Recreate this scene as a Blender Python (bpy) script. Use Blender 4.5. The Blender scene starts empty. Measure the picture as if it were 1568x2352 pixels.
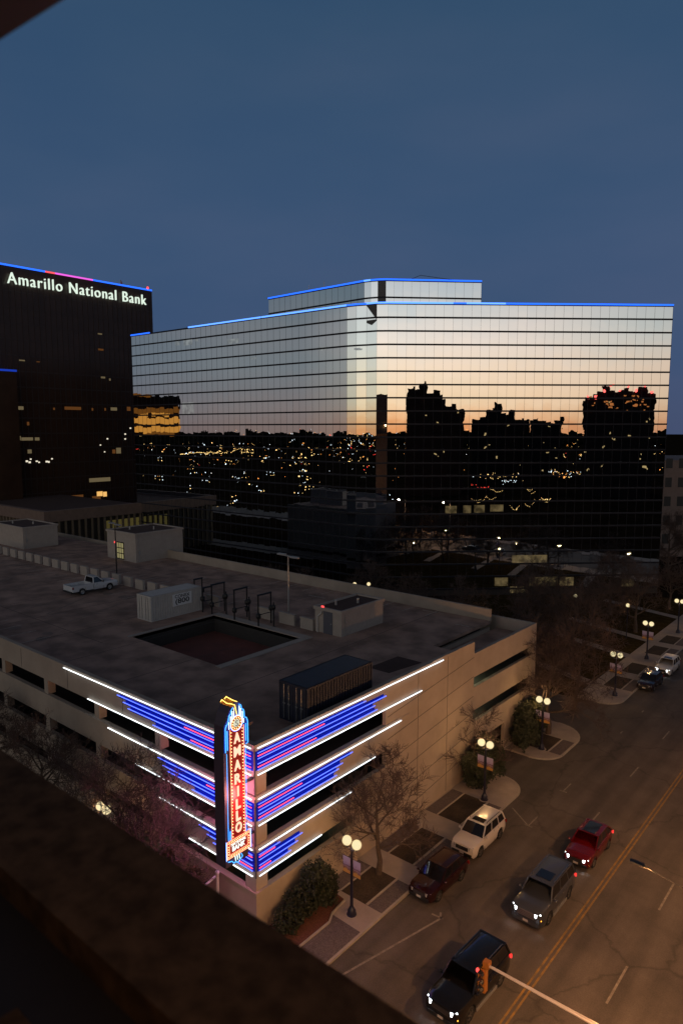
import bpy, bmesh, math, random
from mathutils import Vector, Matrix, noise
random.seed(7)
C = bpy.context.scene.collection
sc = bpy.context.scene
R = math.radians
# ------------------------------------------------------------------ camera, sky, exposure
H = 29.0
HEAD = R(40.1)
PITCH = math.atan(191 / 1590)
cam_d = bpy.data.cameras.new('camera')
cam = bpy.data.objects.new('camera', cam_d); C.objects.link(cam)
cam.location = (0, 0, H); cam.rotation_euler = (R(90) - PITCH, 0, HEAD)
cam_d.sensor_fit = 'VERTICAL'; cam_d.sensor_height = 36; cam_d.lens = 36 * 1590 / 2352
cam_d.clip_start = 0.05; cam_d.clip_end = 9000
sc.camera = cam
cam_d.dof.use_dof = True; cam_d.dof.focus_distance = 70; cam_d.dof.aperture_fstop = 1.4
sc.view_settings.view_transform = 'Standard'; sc.view_settings.look = 'None'
sc.view_settings.exposure = 0.0; sc.view_settings.gamma = 1.0
sc.cycles.use_denoising = True
sc.cycles.max_bounces = 6; sc.cycles.diffuse_bounces = 2; sc.cycles.glossy_bounces = 4
sc.cycles.sample_clamp_indirect = 3.0
sc.cycles.caustics_reflective = False; sc.cycles.caustics_refractive = False

def ramp(nt, stops, inp, loc=(0, 0)):
    r = nt.nodes.new('ShaderNodeValToRGB'); el = r.color_ramp.elements
    while len(el) > 1: el.remove(el[-1])
    el[0].position = stops[0][0]; el[0].color = (*stops[0][1], 1)
    for p, c in stops[1:]:
        e = el.new(p); e.color = (*c, 1)
    nt.links.new(inp, r.inputs['Fac']); return r

def mathn(nt, op, a, b=None):
    n = nt.nodes.new('ShaderNodeMath'); n.operation = op
    for i, v in enumerate((a, b)):
        if v is None: continue
        if isinstance(v, (int, float)): n.inputs[i].default_value = v
        else: nt.links.new(v, n.inputs[i])
    return n.outputs[0]

w = bpy.data.worlds.new('World'); sc.world = w; w.use_nodes = True
nt = w.node_tree; nt.nodes.clear()
out = nt.nodes.new('ShaderNodeOutputWorld'); bg = nt.nodes.new('ShaderNodeBackground')
tc = nt.nodes.new('ShaderNodeTexCoord'); sep = nt.nodes.new('ShaderNodeSeparateXYZ')
nrm = nt.nodes.new('ShaderNodeVectorMath'); nrm.operation = 'NORMALIZE'
nt.links.new(tc.outputs['Generated'], nrm.inputs[0]); nt.links.new(nrm.outputs[0], sep.inputs[0])
elev = mathn(nt, 'MULTIPLY', mathn(nt, 'ARCSINE', sep.outputs['Z']), 2 / math.pi)   # 0..1 for 0..90 deg
flat = nt.nodes.new('ShaderNodeVectorMath'); flat.operation = 'MULTIPLY'; flat.inputs[1].default_value = (1, 1, 0)
nt.links.new(nrm.outputs[0], flat.inputs[0])
fl2 = nt.nodes.new('ShaderNodeVectorMath'); fl2.operation = 'NORMALIZE'; nt.links.new(flat.outputs[0], fl2.inputs[0])
SUNAZ = HEAD + R(90) - R(196)            # the set sun is behind the camera
dot = nt.nodes.new('ShaderNodeVectorMath'); dot.operation = 'DOT_PRODUCT'
dot.inputs[1].default_value = (math.cos(SUNAZ), math.sin(SUNAZ), 0); nt.links.new(fl2.outputs[0], dot.inputs[0])
side = mathn(nt, 'ADD', mathn(nt, 'MULTIPLY', dot.outputs['Value'], 0.5), 0.5)
d = 90.0
east = ramp(nt, [(0, (.060, .080, .155)), (5/d, (.047, .084, .172)), (14/d, (.044, .086, .172)), (30/d, (.034, .076, .145)), (42/d, (.030, .038, .055)), (1, (.030, .030, .040))], elev)
west = ramp(nt, [(0, (.92, .40, .15)), (.9/d, (1.0, .60, .29)), (2.1/d, (1.03, .83, .53)), (4.5/d, (1.02, .90, .67)), (7/d, (.96, .93, .82)), (11/d, (.74, .77, .78)), (15/d, (.52, .56, .61)), (28/d, (.20, .21, .24)), (50/d, (.05, .05, .06)), (1, (.03, .03, .04))], elev)
sider = ramp(nt, [(0, (.26, .185, .165)), (1.5/d, (.27, .22, .21)), (5/d, (.225, .245, .26)), (11/d, (.145, .195, .235)), (26/d, (.085, .11, .15)), (50/d, (.035, .038, .05)), (1, (.03, .03, .04))], elev)
f1 = ramp(nt, [(0, (0, 0, 0)), (.3, (.03,)*3), (.55, (.55,)*3), (.68, (1,)*3)], side)
f2 = ramp(nt, [(.72, (0, 0, 0)), (.80, (.40,)*3), (.88, (.72,)*3), (.96, (1,)*3)], side)
mx0 = nt.nodes.new('ShaderNodeMix'); mx0.data_type = 'RGBA'
nt.links.new(f1.outputs[0], mx0.inputs['Factor']); nt.links.new(east.outputs[0], mx0.inputs[6]); nt.links.new(sider.outputs[0], mx0.inputs[7])
mx = nt.nodes.new('ShaderNodeMix'); mx.data_type = 'RGBA'
nt.links.new(f2.outputs[0], mx.inputs['Factor']); nt.links.new(mx0.outputs[2], mx.inputs[6]); nt.links.new(west.outputs[0], mx.inputs[7])
cn = nt.nodes.new('ShaderNodeTexNoise'); cn.inputs['Scale'].default_value = 1.6; cn.inputs['Detail'].default_value = 4     # faint high cloud
cmap = nt.nodes.new('ShaderNodeMapping'); cmap.inputs['Scale'].default_value = (1, 1, 3.2); nt.links.new(nrm.outputs[0], cmap.inputs['Vector']); nt.links.new(cmap.outputs[0], cn.inputs['Vector'])
cr = ramp(nt, [(.3, (.80, .90, .97)), (.5, (1, 1, 1)), (.70, (1.30, 1.10, 1.05))], cn.outputs['Fac'])
cm = nt.nodes.new('ShaderNodeMix'); cm.data_type = 'RGBA'; cm.blend_type = 'MULTIPLY'; cm.inputs['Factor'].default_value = 1
nt.links.new(mx.outputs[2], cm.inputs[6]); nt.links.new(cr.outputs[0], cm.inputs[7])
nt.links.new(cm.outputs[2], bg.inputs['Color']); bg.inputs['Strength'].default_value = 1.0
nt.links.new(bg.outputs[0], out.inputs[0])

# ------------------------------------------------------------------ materials
MATS = {}
def pmat(name, col, rough=.8, metal=0., var=.15, scale=1.5, bump=0., emit=None, es=0., spec=.5, coat=0., col2=None, scale2=None):
    if name in MATS: return MATS[name]
    m = bpy.data.materials.new(name); m.use_nodes = True; nt = m.node_tree
    b = nt.nodes['Principled BSDF']
    b.inputs['Roughness'].default_value = rough; b.inputs['Metallic'].default_value = metal
    b.inputs['Specular IOR Level'].default_value = spec; b.inputs['Coat Weight'].default_value = coat
    if var or col2:
        tcn = nt.nodes.new('ShaderNodeTexCoord'); n = nt.nodes.new('ShaderNodeTexNoise'); n.inputs['Scale'].default_value = scale
        n.inputs['Detail'].default_value = 6; n.inputs['Roughness'].default_value = .65
        nt.links.new(tcn.outputs['Object'], n.inputs['Vector'])
        c2 = col2 or tuple(min(1, c * (1 - var)) for c in col); c1 = tuple(min(1, c * (1 + var)) for c in col)
        r = ramp(nt, [(.32, c2), (.68, c1)], n.outputs['Fac'])
        last = r.outputs[0]
        if scale2:
            n2 = nt.nodes.new('ShaderNodeTexNoise'); n2.inputs['Scale'].default_value = scale2; n2.inputs['Detail'].default_value = 3
            nt.links.new(tcn.outputs['Object'], n2.inputs['Vector'])
            r2 = ramp(nt, [(.35, (.6,)*3), (.65, (1.15,)*3)], n2.outputs['Fac'])
            mm = nt.nodes.new('ShaderNodeMix'); mm.data_type = 'RGBA'; mm.blend_type = 'MULTIPLY'; mm.inputs['Factor'].default_value = 1
            nt.links.new(last, mm.inputs[6]); nt.links.new(r2.outputs[0], mm.inputs[7]); last = mm.outputs[2]
        nt.links.new(last, b.inputs['Base Color'])
        if bump:
            bn = nt.nodes.new('ShaderNodeBump'); bn.inputs['Strength'].default_value = bump; bn.inputs['Distance'].default_value = .02
            nt.links.new(n.outputs['Fac'], bn.inputs['Height']); nt.links.new(bn.outputs[0], b.inputs['Normal'])
    else: b.inputs['Base Color'].default_value = (*col, 1)
    if emit: b.inputs['Emission Color'].default_value = (*emit, 1); b.inputs['Emission Strength'].default_value = es
    MATS[name] = m; return m
def emat(name, col, s):
    if name in MATS: return MATS[name]
    m = bpy.data.materials.new(name); m.use_nodes = True; nt = m.node_tree; nt.nodes.clear()
    o = nt.nodes.new('ShaderNodeOutputMaterial'); e = nt.nodes.new('ShaderNodeEmission')
    e.inputs[0].default_value = (*col, 1); e.inputs[1].default_value = s; nt.links.new(e.outputs[0], o.inputs[0]); MATS[name] = m; return m

def mirror_mat():
    m = bpy.data.materials.new('mirror_glass'); m.use_nodes = True; nt = m.node_tree; nt.nodes.clear()
    o = nt.nodes.new('ShaderNodeOutputMaterial'); g = nt.nodes.new('ShaderNodeBsdfGlossy')
    g.inputs['Color'].default_value = (.74, .77, .79, 1); g.inputs['Roughness'].default_value = .0
    tcn = nt.nodes.new('ShaderNodeTexCoord'); n = nt.nodes.new('ShaderNodeTexNoise'); n.inputs['Scale'].default_value = .55; n.inputs['Detail'].default_value = 1.5
    nt.links.new(tcn.outputs['Object'], n.inputs['Vector'])
    bn = nt.nodes.new('ShaderNodeBump'); bn.inputs['Strength'].default_value = 1; bn.inputs['Distance'].default_value = .0035
    nt.links.new(n.outputs['Fac'], bn.inputs['Height']); nt.links.new(bn.outputs[0], g.inputs['Normal'])
    nt.links.new(g.outputs[0], o.inputs[0]); return m
MIRROR = mirror_mat()
def glossmat(name, base, rough, gl):   # dark tinted glass
    m = pmat(name, base, rough, 0, 0); m.node_tree.nodes['Principled BSDF'].inputs['Specular IOR Level'].default_value = gl; return m

def road_mat():
    m = bpy.data.materials.new('road_concrete'); m.use_nodes = True; nt = m.node_tree; b = nt.nodes['Principled BSDF']; b.inputs['Roughness'].default_value = .8
    tcn = nt.nodes.new('ShaderNodeTexCoord')
    n = nt.nodes.new('ShaderNodeTexNoise'); n.inputs['Scale'].default_value = .35; n.inputs['Detail'].default_value = 9; n.inputs['Roughness'].default_value = .7
    nt.links.new(tcn.outputs['Object'], n.inputs['Vector'])
    r = ramp(nt, [(.3, (.066, .054, .047)), (.7, (.115, .095, .084))], n.outputs['Fac'])
    mp = nt.nodes.new('ShaderNodeMapping'); mp.inputs['Scale'].default_value = (.9, .05, 1)
    nt.links.new(tcn.outputs['Object'], mp.inputs['Vector'])
    n2 = nt.nodes.new('ShaderNodeTexNoise'); n2.inputs['Scale'].default_value = 1; n2.inputs['Detail'].default_value = 4; nt.links.new(mp.outputs[0], n2.inputs['Vector'])
    r2 = ramp(nt, [(.35, (.72,)*3), (.65, (1.1,)*3)], n2.outputs['Fac'])
    # cracks
    v = nt.nodes.new('ShaderNodeTexVoronoi'); v.feature = 'DISTANCE_TO_EDGE'; v.inputs['Scale'].default_value = .27
    n3 = nt.nodes.new('ShaderNodeTexNoise'); n3.inputs['Scale'].default_value = .9; n3.inputs['Detail'].default_value = 5
    nt.links.new(tcn.outputs['Object'], n3.inputs['Vector'])
    mv = nt.nodes.new('ShaderNodeMix'); mv.data_type = 'VECTOR'; mv.inputs['Factor'].default_value = .55
    nt.links.new(tcn.outputs['Object'], mv.inputs[4]); nt.links.new(n3.outputs['Color'], mv.inputs[5]); nt.links.new(mv.outputs[1], v.inputs['Vector'])
    r3 = ramp(nt, [(0, (.66,)*3), (.006, (.8,)*3), (.014, (1,)*3)], v.outputs['Distance'])
    n4 = nt.nodes.new('ShaderNodeTexNoise'); n4.inputs['Scale'].default_value = 14; n4.inputs['Detail'].default_value = 4; nt.links.new(tcn.outputs['Object'], n4.inputs['Vector'])
    r4 = ramp(nt, [(.3, (.8,)*3), (.7, (1.18,)*3)], n4.outputs['Fac'])
    last = r.outputs[0]
    for q in (r2, r3, r4):
        mm = nt.nodes.new('ShaderNodeMix'); mm.data_type = 'RGBA'; mm.blend_type = 'MULTIPLY'; mm.inputs['Factor'].default_value = 1
        nt.links.new(last, mm.inputs[6]); nt.links.new(q.outputs[0], mm.inputs[7]); last = mm.outputs[2]
    nt.links.new(last, b.inputs['Base Color']); return m
ROAD = road_mat()
CONC = pmat('precast_concrete', (.34, .28, .225), .9, var=.14, scale=.35, bump=.12)
DECK = pmat('roof_deck_concrete', (.33, .215, .165), .9, var=.2, scale=.12, bump=.05, scale2=.5)
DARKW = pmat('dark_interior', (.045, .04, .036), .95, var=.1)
PAVEL = pmat('light_paving', (.32, .27, .235), .85, var=.12, scale=.9, bump=.1)
PAVED = pmat('brick_paving', (.12, .095, .095), .9, var=.15, scale=4, scale2=14)
KERB = pmat('kerb_concrete', (.33, .29, .25), .85, var=.1, scale=3)
BED = pmat('bark_mulch', (.045, .030, .018), 1, var=.5, scale=9, scale2=.9)
REDMULCH = pmat('red_leaf_litter', (.10, .035, .022), 1, var=.5, scale=12)
WHITEP = pmat('white_road_paint', (.24, .21, .18), .85, col2=(.13,.115,.10), scale=4)
YELP = pmat('yellow_road_paint', (.27, .15, .03), .85, col2=(.13,.09,.05), scale=2.5)
GROUND = pmat('dark_ground', (.02, .014, .009), 1, var=.4, scale=.08, spec=0)
LAWN = pmat('dry_lawn', (.060, .042, .018), 1, var=.4, scale=.8, scale2=5, spec=0)
BARK = pmat('bare_bark', (.075, .054, .042), .95, var=.3, scale=6)
TWIG = pmat('twig_bark', (.075, .050, .042), .95, var=.3, scale=3)
LEAF = pmat('evergreen_leaf', (.024, .030, .012), .7, var=.5, scale=2.5)
LEAF2 = pmat('rusty_leaf', (.075, .045, .022), .8, var=.5, scale=2)
BLKM = pmat('black_painted_metal', (.012, .012, .014), .45, metal=.3, var=0)
GREYM = pmat('galvanised_metal', (.38, .38, .38), .4, metal=.6, var=.15, scale=8)
TOWERM = pmat('black_tower_glass', (.045, .024, .015), .25, var=.2, scale=.3, spec=.35)
ROOFB = pmat('brown_roof_membrane', (.055, .028, .022), .95, var=.2, scale=1)
STUCCO = pmat('pale_stucco', (.36, .31, .27), .9, var=.08, scale=1.5, bump=.2)
WHITEM = pmat('white_box_metal', (.5, .47, .44), .6, var=.08, scale=3)
NAVYM = pmat('navy_box_metal', (.016, .019, .036), .6, var=.2, scale=2)
BLUEP = pmat('blue_enamel_panel', (.0015, .016, .40), .5, var=0, spec=.05)
GLASSD = glossmat('dark_car_glass', (.006, .006, .008), .04, .8)
TYRE = pmat('tyre_rubber', (.012, .012, .012), .85, var=0)
RIM = pmat('alloy_rim', (.35, .35, .36), .3, metal=.9, var=0)
CHROME = pmat('chrome', (.6, .6, .62), .12, metal=1, var=0)
BLKPL = pmat('black_plastic', (.012, .012, .013), .5, var=0)
NWHITE = emat('neon_white', (.88, .96, 1.0), 2.8)
NBLUE = emat('neon_blue', (.085, .14, 1.0), 3.0)
NPINK = emat('neon_pink', (1.0, .06, .09), 3.2)
NRED = emat('neon_red', (1.0, .22, .12), 7)
BULB = emat('warm_bulb', (1.0, .66, .28), 5)
STRIPB = emat('blue_roof_strip', (.02, .13, 1.0), 1.9)
STRIPL = emat('pale_blue_roof_strip', (.10, .28, 1.0), 2.2)
STRIPM = emat('magenta_roof_strip', (.85, .12, .75), 1.2)
STRIPR = emat('red_roof_strip', (1.0, .1, .12), 1.2)

# ------------------------------------------------------------------ mesh helpers
class MB:
    def __init__(s): s.v = []; s.f = []; s.m = []; s.uv = None
    def poly(s, pts, mi=0):
        k = len(s.v); s.v += [tuple(p) for p in pts]; s.f.append(tuple(range(k, k + len(pts)))); s.m.append(mi); return s
    def box(s, x0, x1, y0, y1, z0, z1, mi=0):
        if x0 > x1: x0, x1 = x1, x0
        if y0 > y1: y0, y1 = y1, y0
        k = len(s.v); s.v += [(x0,y0,z0),(x1,y0,z0),(x1,y1,z0),(x0,y1,z0),(x0,y0,z1),(x1,y0,z1),(x1,y1,z1),(x0,y1,z1)]
        for q in ((0,3,2,1),(4,5,6,7),(0,1,5,4),(1,2,6,5),(2,3,7,6),(3,0,4,7)): s.f.append(tuple(k+i for i in q)); s.m.append(mi)
        return s
    def bar(s, p, q, wx, wz, mi=0, up=(0,0,1)):
        p = Vector(p); q = Vector(q); d = (q-p).normalized(); u = d.cross(Vector(up))
        if u.length < 1e-4: u = Vector((1,0,0))
        u = u.normalized(); v = u.cross(d).normalized(); k = len(s.v)
        for c in (p, q):
            for a, b in ((-1,-1),(1,-1),(1,1),(-1,1)): s.v.append(tuple(c + u*a*wx/2 + v*b*wz/2))
        for f in ((0,3,2,1),(4,5,6,7),(0,1,5,4),(1,2,6,5),(2,3,7,6),(3,0,4,7)): s.f.append(tuple(k+i for i in f)); s.m.append(mi)
        return s
    def tube(s, pts, rad, n=8, mi=0, caps=True):
        pts = [Vector(p) for p in pts]; rr = rad if isinstance(rad, (list, tuple)) else [rad]*len(pts)
        k0 = len(s.v); prev = None
        for i, p in enumerate(pts):
            d = (pts[min(i+1, len(pts)-1)] - pts[max(i-1, 0)]).normalized()
            if prev is None:
                u = d.orthogonal().normalized()
            else: u = (prev - d*prev.dot(d)).normalized()
            prev = u; v = d.cross(u)
            for j in range(n):
                a = 2*math.pi*j/n; s.v.append(tuple(p + (u*math.cos(a) + v*math.sin(a))*rr[i]))
        for i in range(len(pts)-1):
            for j in range(n):
                a = k0+i*n+j; b = k0+i*n+(j+1)%n; s.f.append((a, b, b+n, a+n)); s.m.append(mi)
        if caps:
            s.f.append(tuple(k0+n-1-j for j in range(n))); s.m.append(mi)
            k1 = k0+(len(pts)-1)*n; s.f.append(tuple(k1+j for j in range(n))); s.m.append(mi)
        return s
    def lathe(s, c, prof, n=16, mi=0, axis='z'):
        k0 = len(s.v); c = Vector(c)
        for r, h in prof:
            for j in range(n):
                a = 2*math.pi*j/n; x, y = r*math.cos(a), r*math.sin(a)
                s.v.append(tuple(c + (Vector((x, y, h)) if axis == 'z' else Vector((x, h, y)) if axis == 'y' else Vector((h, x, y)))))
        for i in range(len(prof)-1):
            for j in range(n):
                a = k0+i*n+j; b = k0+i*n+(j+1)%n; q = (a, b, b+n, a+n)
                s.f.append(q if axis != 'y' else q[::-1]); s.m.append(mi)
        return s
    def sphere(s, c, r, n=12, mi=0, sz=1):
        m = max(6, n//2+1)
        return s.lathe(c, [(max(1e-4, r*math.sin(math.pi*i/m)), -r*sz*math.cos(math.pi*i/m)) for i in range(m+1)], n, mi)
    def prism(s, poly, z0, z1, mi=0, mt=None):
        n = len(poly); k = len(s.v)
        s.v += [(p[0], p[1], z0) for p in poly] + [(p[0], p[1], z1) for p in poly]
        s.f.append(tuple(k+n+i for i in range(n))); s.m.append(mi if mt is None else mt)
        s.f.append(tuple(k+n-1-i for i in range(n))); s.m.append(mi)
        for i in range(n):
            j = (i+1) % n; s.f.append((k+i, k+j, k+n+j, k+n+i)); s.m.append(mi)
        return s
    def build(s, name, mats, parent=None, smooth=False, angle=40, kind=None, origin=None):
        me = bpy.data.meshes.new(name)
        vs = s.v
        if origin is None and parent is not None:
            q = parent
            while q is not None and q.get('_o') is None: q = q.parent
            if q is not None: origin = tuple(q['_o'])
        if origin: vs = [(a-origin[0], b-origin[1], c-origin[2]) for a, b, c in vs]
        me.from_pydata(vs, [], s.f); me.update()
        mats = mats if isinstance(mats, (list, tuple)) else [mats]
        for m in mats: me.materials.append(m)
        if len(mats) > 1: me.polygons.foreach_set('material_index', s.m)
        if smooth:
            me.polygons.foreach_set('use_smooth', [True]*len(me.polygons))
            me.set_sharp_from_angle(angle=R(angle))
        o = bpy.data.objects.new(name, me); C.objects.link(o)
        if parent is not None: o.parent = parent
        elif origin: o.location = origin
        if kind: o['kind'] = kind
        return o
def thing(name, label, cat, loc=(0,0,0), group=None, local=False, rz=0):
    """Empty at the base of a thing; unless local, its parts are given in world coordinates."""
    o = bpy.data.objects.new(name, None); C.objects.link(o); o.location = loc; o.rotation_euler = (0,0,rz)
    o.empty_display_size = .2
    o['label'] = label; o['category'] = cat
    if group: o['group'] = group
    if not local: o['_o'] = tuple(loc)
    return o
def tag(o, label, cat, group=None):
    o['label'] = label; o['category'] = cat
    if group: o['group'] = group
    return o
def copy_tree(o, parent=None):
    c = o.copy(); C.objects.link(c)
    if parent is not None: c.parent = parent
    for ch in list(KIDS.get(o.name, [])): 
        copy_tree(ch, c)
    return c
KIDS = {}
def index_kids():
    KIDS.clear()
    for o in C.objects:
        if o.parent: KIDS.setdefault(o.parent.name, []).append(o)
def text_mesh(txt, height, extrude=.02, offset=0., bevel=0., spacing=1.):
    cu = bpy.data.curves.new('lettering', 'FONT'); cu.body = txt; cu.size = height/.73; cu.extrude = extrude; cu.offset = offset
    cu.bevel_depth = bevel; cu.bevel_resolution = 1; cu.align_x = 'CENTER'; cu.align_y = 'BOTTOM'; cu.space_character = spacing; cu.resolution_u = 4
    o = bpy.data.objects.new('t', cu); C.objects.link(o)
    dg = bpy.context.evaluated_depsgraph_get(); dg.update()
    me = bpy.data.meshes.new_from_object(o.evaluated_get(dg))
    bpy.data.objects.remove(o); bpy.data.curves.remove(cu)
    return me
def text_obj(name, txt, height, mat, parent, origin, xdir, updir, extrude=.02, offset=0, bevel=0, width=None, spacing=1.):
    """Letters standing on origin (world), reading along xdir."""
    me = text_mesh(txt, height, extrude, offset, bevel, spacing)
    xs = [v.co.x for v in me.vertices]; wd = max(xs)-min(xs); cx = (max(xs)+min(xs))/2
    sx = (width/wd) if width else 1
    X = Vector(xdir).normalized(); U = Vector(updir).normalized(); N = X.cross(U); O = Vector(origin)
    if parent is not None and parent.get('_o') is not None: O = O - Vector(parent['_o'])
    for v in me.vertices: 
        c = v.co.copy(); v.co = O + X*(c.x-cx)*sx + U*c.y + N*c.z
    me.materials.clear(); me.materials.append(mat)
    me.name = name; o = bpy.data.objects.new(name, me); C.objects.link(o); o.parent = parent
    return o
def lamp(name, loc, col, power, radius=.1, parent=None, typ='POINT', **kw):
    l = bpy.data.lights.new(name, typ); l.color = col; l.energy = power
    if typ != 'AREA': l.shadow_soft_size = radius
    for k, v in kw.items(): setattr(l, k, v)
    o = bpy.data.objects.new(name, l); C.objects.link(o)
    if parent is not None:
        o.parent = parent
        if parent.get('_o') is not None: loc = Vector(loc) - Vector(parent['_o'])
    o.location = loc; return o

# view geometry, to place far things from bearings and depths measured on the ground plan
hv = Vector((-math.sin(HEAD), math.cos(HEAD), 0)); rv = Vector((math.cos(HEAD), math.sin(HEAD), 0))
def polar(px, depth):      # plan position at a bearing (image column) and forward distance
    return hv*depth + rv*((px-784)/1601*depth)
# ------------------------------------------------------------------ ground
g = MB(); g.box(-4000, 4000, -4000, 4000, -1, -.02); g.build('ground', GROUND, kind='structure')
KX = -22.8
m = MB(); m.poly([(-27.2,-140,0),(-6.3,-140,0),(-6.3,300,0),(-27.2,300,0)]); m.build('road', ROAD, kind='structure')
m = MB(); m.poly([(-300,9,-.004),(KX,9,-.004),(KX,21.2,-.004),(-300,21.2,-.004)])
m.poly([(-27.2,50.9,-.004),(KX,50.9,-.004),(KX,55.4,-.004),(-27.2,55.4,-.004)])
m.poly([(-300,64.2,-.004),(KX,64.2,-.004),(KX,71.5,-.004),(-300,71.5,-.004)])
m.build('side_street', ROAD, kind='structure')
m = MB()
def dash(x, y0, y1, wd=.12): m.poly([(x-wd/2,y0,.004),(x+wd/2,y0,.004),(x+wd/2,y1,.004),(x-wd/2,y1,.004)])
for k in range(-2, 16): dash(-10.3, 33.1+9*k, 36.3+9*k)
for k in range(0, 10): dash(-16.95, 48.4+9.3*k, 50.6+9.3*k)
def line(p, q, wd=.12):
    p = Vector(p); q = Vector(q); n = (q-p).normalized(); n = Vector((-n.y, n.x))*wd/2
    m.poly([(p.x+n.x,p.y+n.y,.005),(q.x+n.x,q.y+n.y,.005),(q.x-n.x,q.y-n.y,.005),(p.x-n.x,p.y-n.y,.005)])
line((-21.8,25.65),(-20.0,33.05),.13); line((-20.65,32.95),(-19.9,33.02),.13); line((-20.3,33.4),(-20.05,32.95),.13)
for y in (45.4, 51.8): line((-20.6,y),(-20.0,y),.12); line((-20.3,y-.05),(-20.3,y+1.6),.1); 
line((-20.3,45.4),(-22.3,46.9),.1)
for y in (66, 72.5): dash(-20.4, y-.3, y+.3, .12)
m.build('white_road_markings', WHITEP, kind='structure')
m = MB(); dash(-13.62, 22.5, 300, .11); dash(-13.88, 22.5, 300, .11); m.build('yellow_centre_line', YELP, kind='structure')
# pavement by the garage, south part and north part, kerbs with rounded returns
def arcp(cx, cy, r, a0, a1, n=8): return [(cx+r*math.cos(R(a0+(a1-a0)*i/n)), cy+r*math.sin(R(a0+(a1-a0)*i/n))) for i in range(n+1)]
seg1 = [(-27.3,21.4),(-24.8,21.4)] + arcp(-24.8,23.4,2,-90,0)[1:] + [(KX,48.6)] + arcp(-25,48.6,2.2,0,90) + [(-27.3,50.8)]
seg2 = [(-27.3,55.5)] + arcp(-25.0,57.7,2.2,-90,0) + arcp(-25.8,61.0,3.0,0,90) + [(-27.3,64.0)]
seg3 = [(-27.3,71.7)] + arcp(-25,73.9,2.2,-90,0) + [(KX,300),(-27.3,300)]
m = MB(); mk = MB()
for s_ in (seg1, seg2, seg3):
    m.prism(s_, -.05, .12)
    for i in range(1, len(s_)-2 if s_ is not seg3 else len(s_)-2):
        a, b = s_[i], s_[i+1]; mk.bar((a[0],a[1],.062), (b[0],b[1],.062), .16, .13)
m.build('sidewalk', PAVEL, kind='structure'); mk.build('kerb', KERB, kind='structure')
m = MB(); m.prism([(-6.3,-140),(-6.3,300),(-2.5,300),(-2.5,-140)], -.05, .12); m.build('far_sidewalk', PAVEL, kind='structure')
m = MB(); m.prism([(-300,21.4),(-27.3,21.4),(-27.3,24.8),(-300,24.8)], -.05, .12); m.build('side_street_sidewalk', PAVEL, kind='structure')
# brick panels and planting beds
z = .124
m = MB()
def rect(mm, x0, x1, y0, y1, z): mm.poly([(x0,y0,z),(x1,y0,z),(x1,y1,z),(x0,y1,z)])
m.poly([(-24.7,24.6,z),(KX+.09,24.6,z),(KX+.09,28.85,z),(-25.1,28.95,z),(-24.75,28.3,z)])
for y0, y1 in ((30.9,34.1),(36,40),(42.2,46.2),(57.4,60.6),(77,81),(83,87),(92,96),(98,102)):
    if y0 < 60: rect(m, -27.2, -26.2, y0, y1, z)
    rect(m, -23.95, KX+.09, y0, y1, z)
m.build('brick_paving', PAVED, kind='structure')
for y0, y1 in ((30.9,34.1),(36,40),(42.2,46.2),(57.4,60.6),(77,81),(83,87),(92,96),(98,102)):
    b = MB(); rect(b, -26.05, -24.1, y0, y1, z+.004); b.build('mulch_bed', BED, kind='structure')
    e = MB(); e.box(-26.16,-26.06,y0,y1,.1,.16); e.box(-24.09,-23.97,y0,y1,.1,.17); e.build('bed_edging', KERB, kind='structure')
b = MB(); b.poly([(-27.25,24.6,z+.02),(-24.8,24.6,z+.02),(-24.8,28.3,z+.02),(-25.15,28.95,z+.02),(-25.3,30.4,z+.02),(-27.25,30.7,z+.02)]); b.build('red_mulch_bed', REDMULCH, kind='structure')
e = MB(); pts = [(-24.76,24.6),(-24.76,28.3),(-25.12,28.98),(-25.3,30.4)]
for i in range(3): e.bar((*pts[i],.16),(*pts[i+1],.16),.1,.12)
e.build('bed_edging', KERB, kind='structure')
# lawns and paths beyond the garage
m = MB(); m.poly([(-60,72,.05),(-27.4,72,.05),(-27.4,128,.05),(-60,112,.05)]); m.build('lawn', LAWN, kind='structure')
m = MB()
for y in (76, 88.5, 97, 112): m.poly([(-40,y+4,.13),(-27.3,y,.13),(-27.3,y+1.6,.13),(-40,y+5.6,.13)])
m.build('footpath', PAVEL, kind='structure')

# ------------------------------------------------------------------ parking garage
GX, GY = -27.3, 24.89
gar = thing('parking_garage', 'tan concrete multi-storey parking garage wrapped in neon tubes at its street corner', 'parking garage', (GX, GY, 0))
T = .3
WX = -118
bands = [(9.68, 11.55), (6.66, 8.52), (3.62, 5.53), (0, 2.70)]
m = MB()
for i, (a, b) in enumerate(bands):
    # side street wall
    m.box(WX, GX, GY, GY+T, a, b)
    if i < 3: m.box(WX, GX, GY-.06, GY, b-.16, b)         # coping lip
    else: m.box(WX, GX-.0, GY-.08, GY, b-.14, b)
# street wall bands up to where the wall becomes solid
for i, (a, b) in enumerate(bands):
    e = 37.2 if i < 2 else 37.2
    m.box(GX-T, GX, GY+T, 37.2, a, b)
    if i < 3: m.box(GX, GX+.06, GY-.06, (43, 40, 37.2)[i], b-.16, b)
    else: m.box(GX, GX+.08, GY-.08, 37.2, b-.14, b)
m.box(GX-T, GX, 37.2, 49.45, 0, 11.55)
m.box(GX-T, GX, 33.9, 37.2, 2.70, 3.62)
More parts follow.
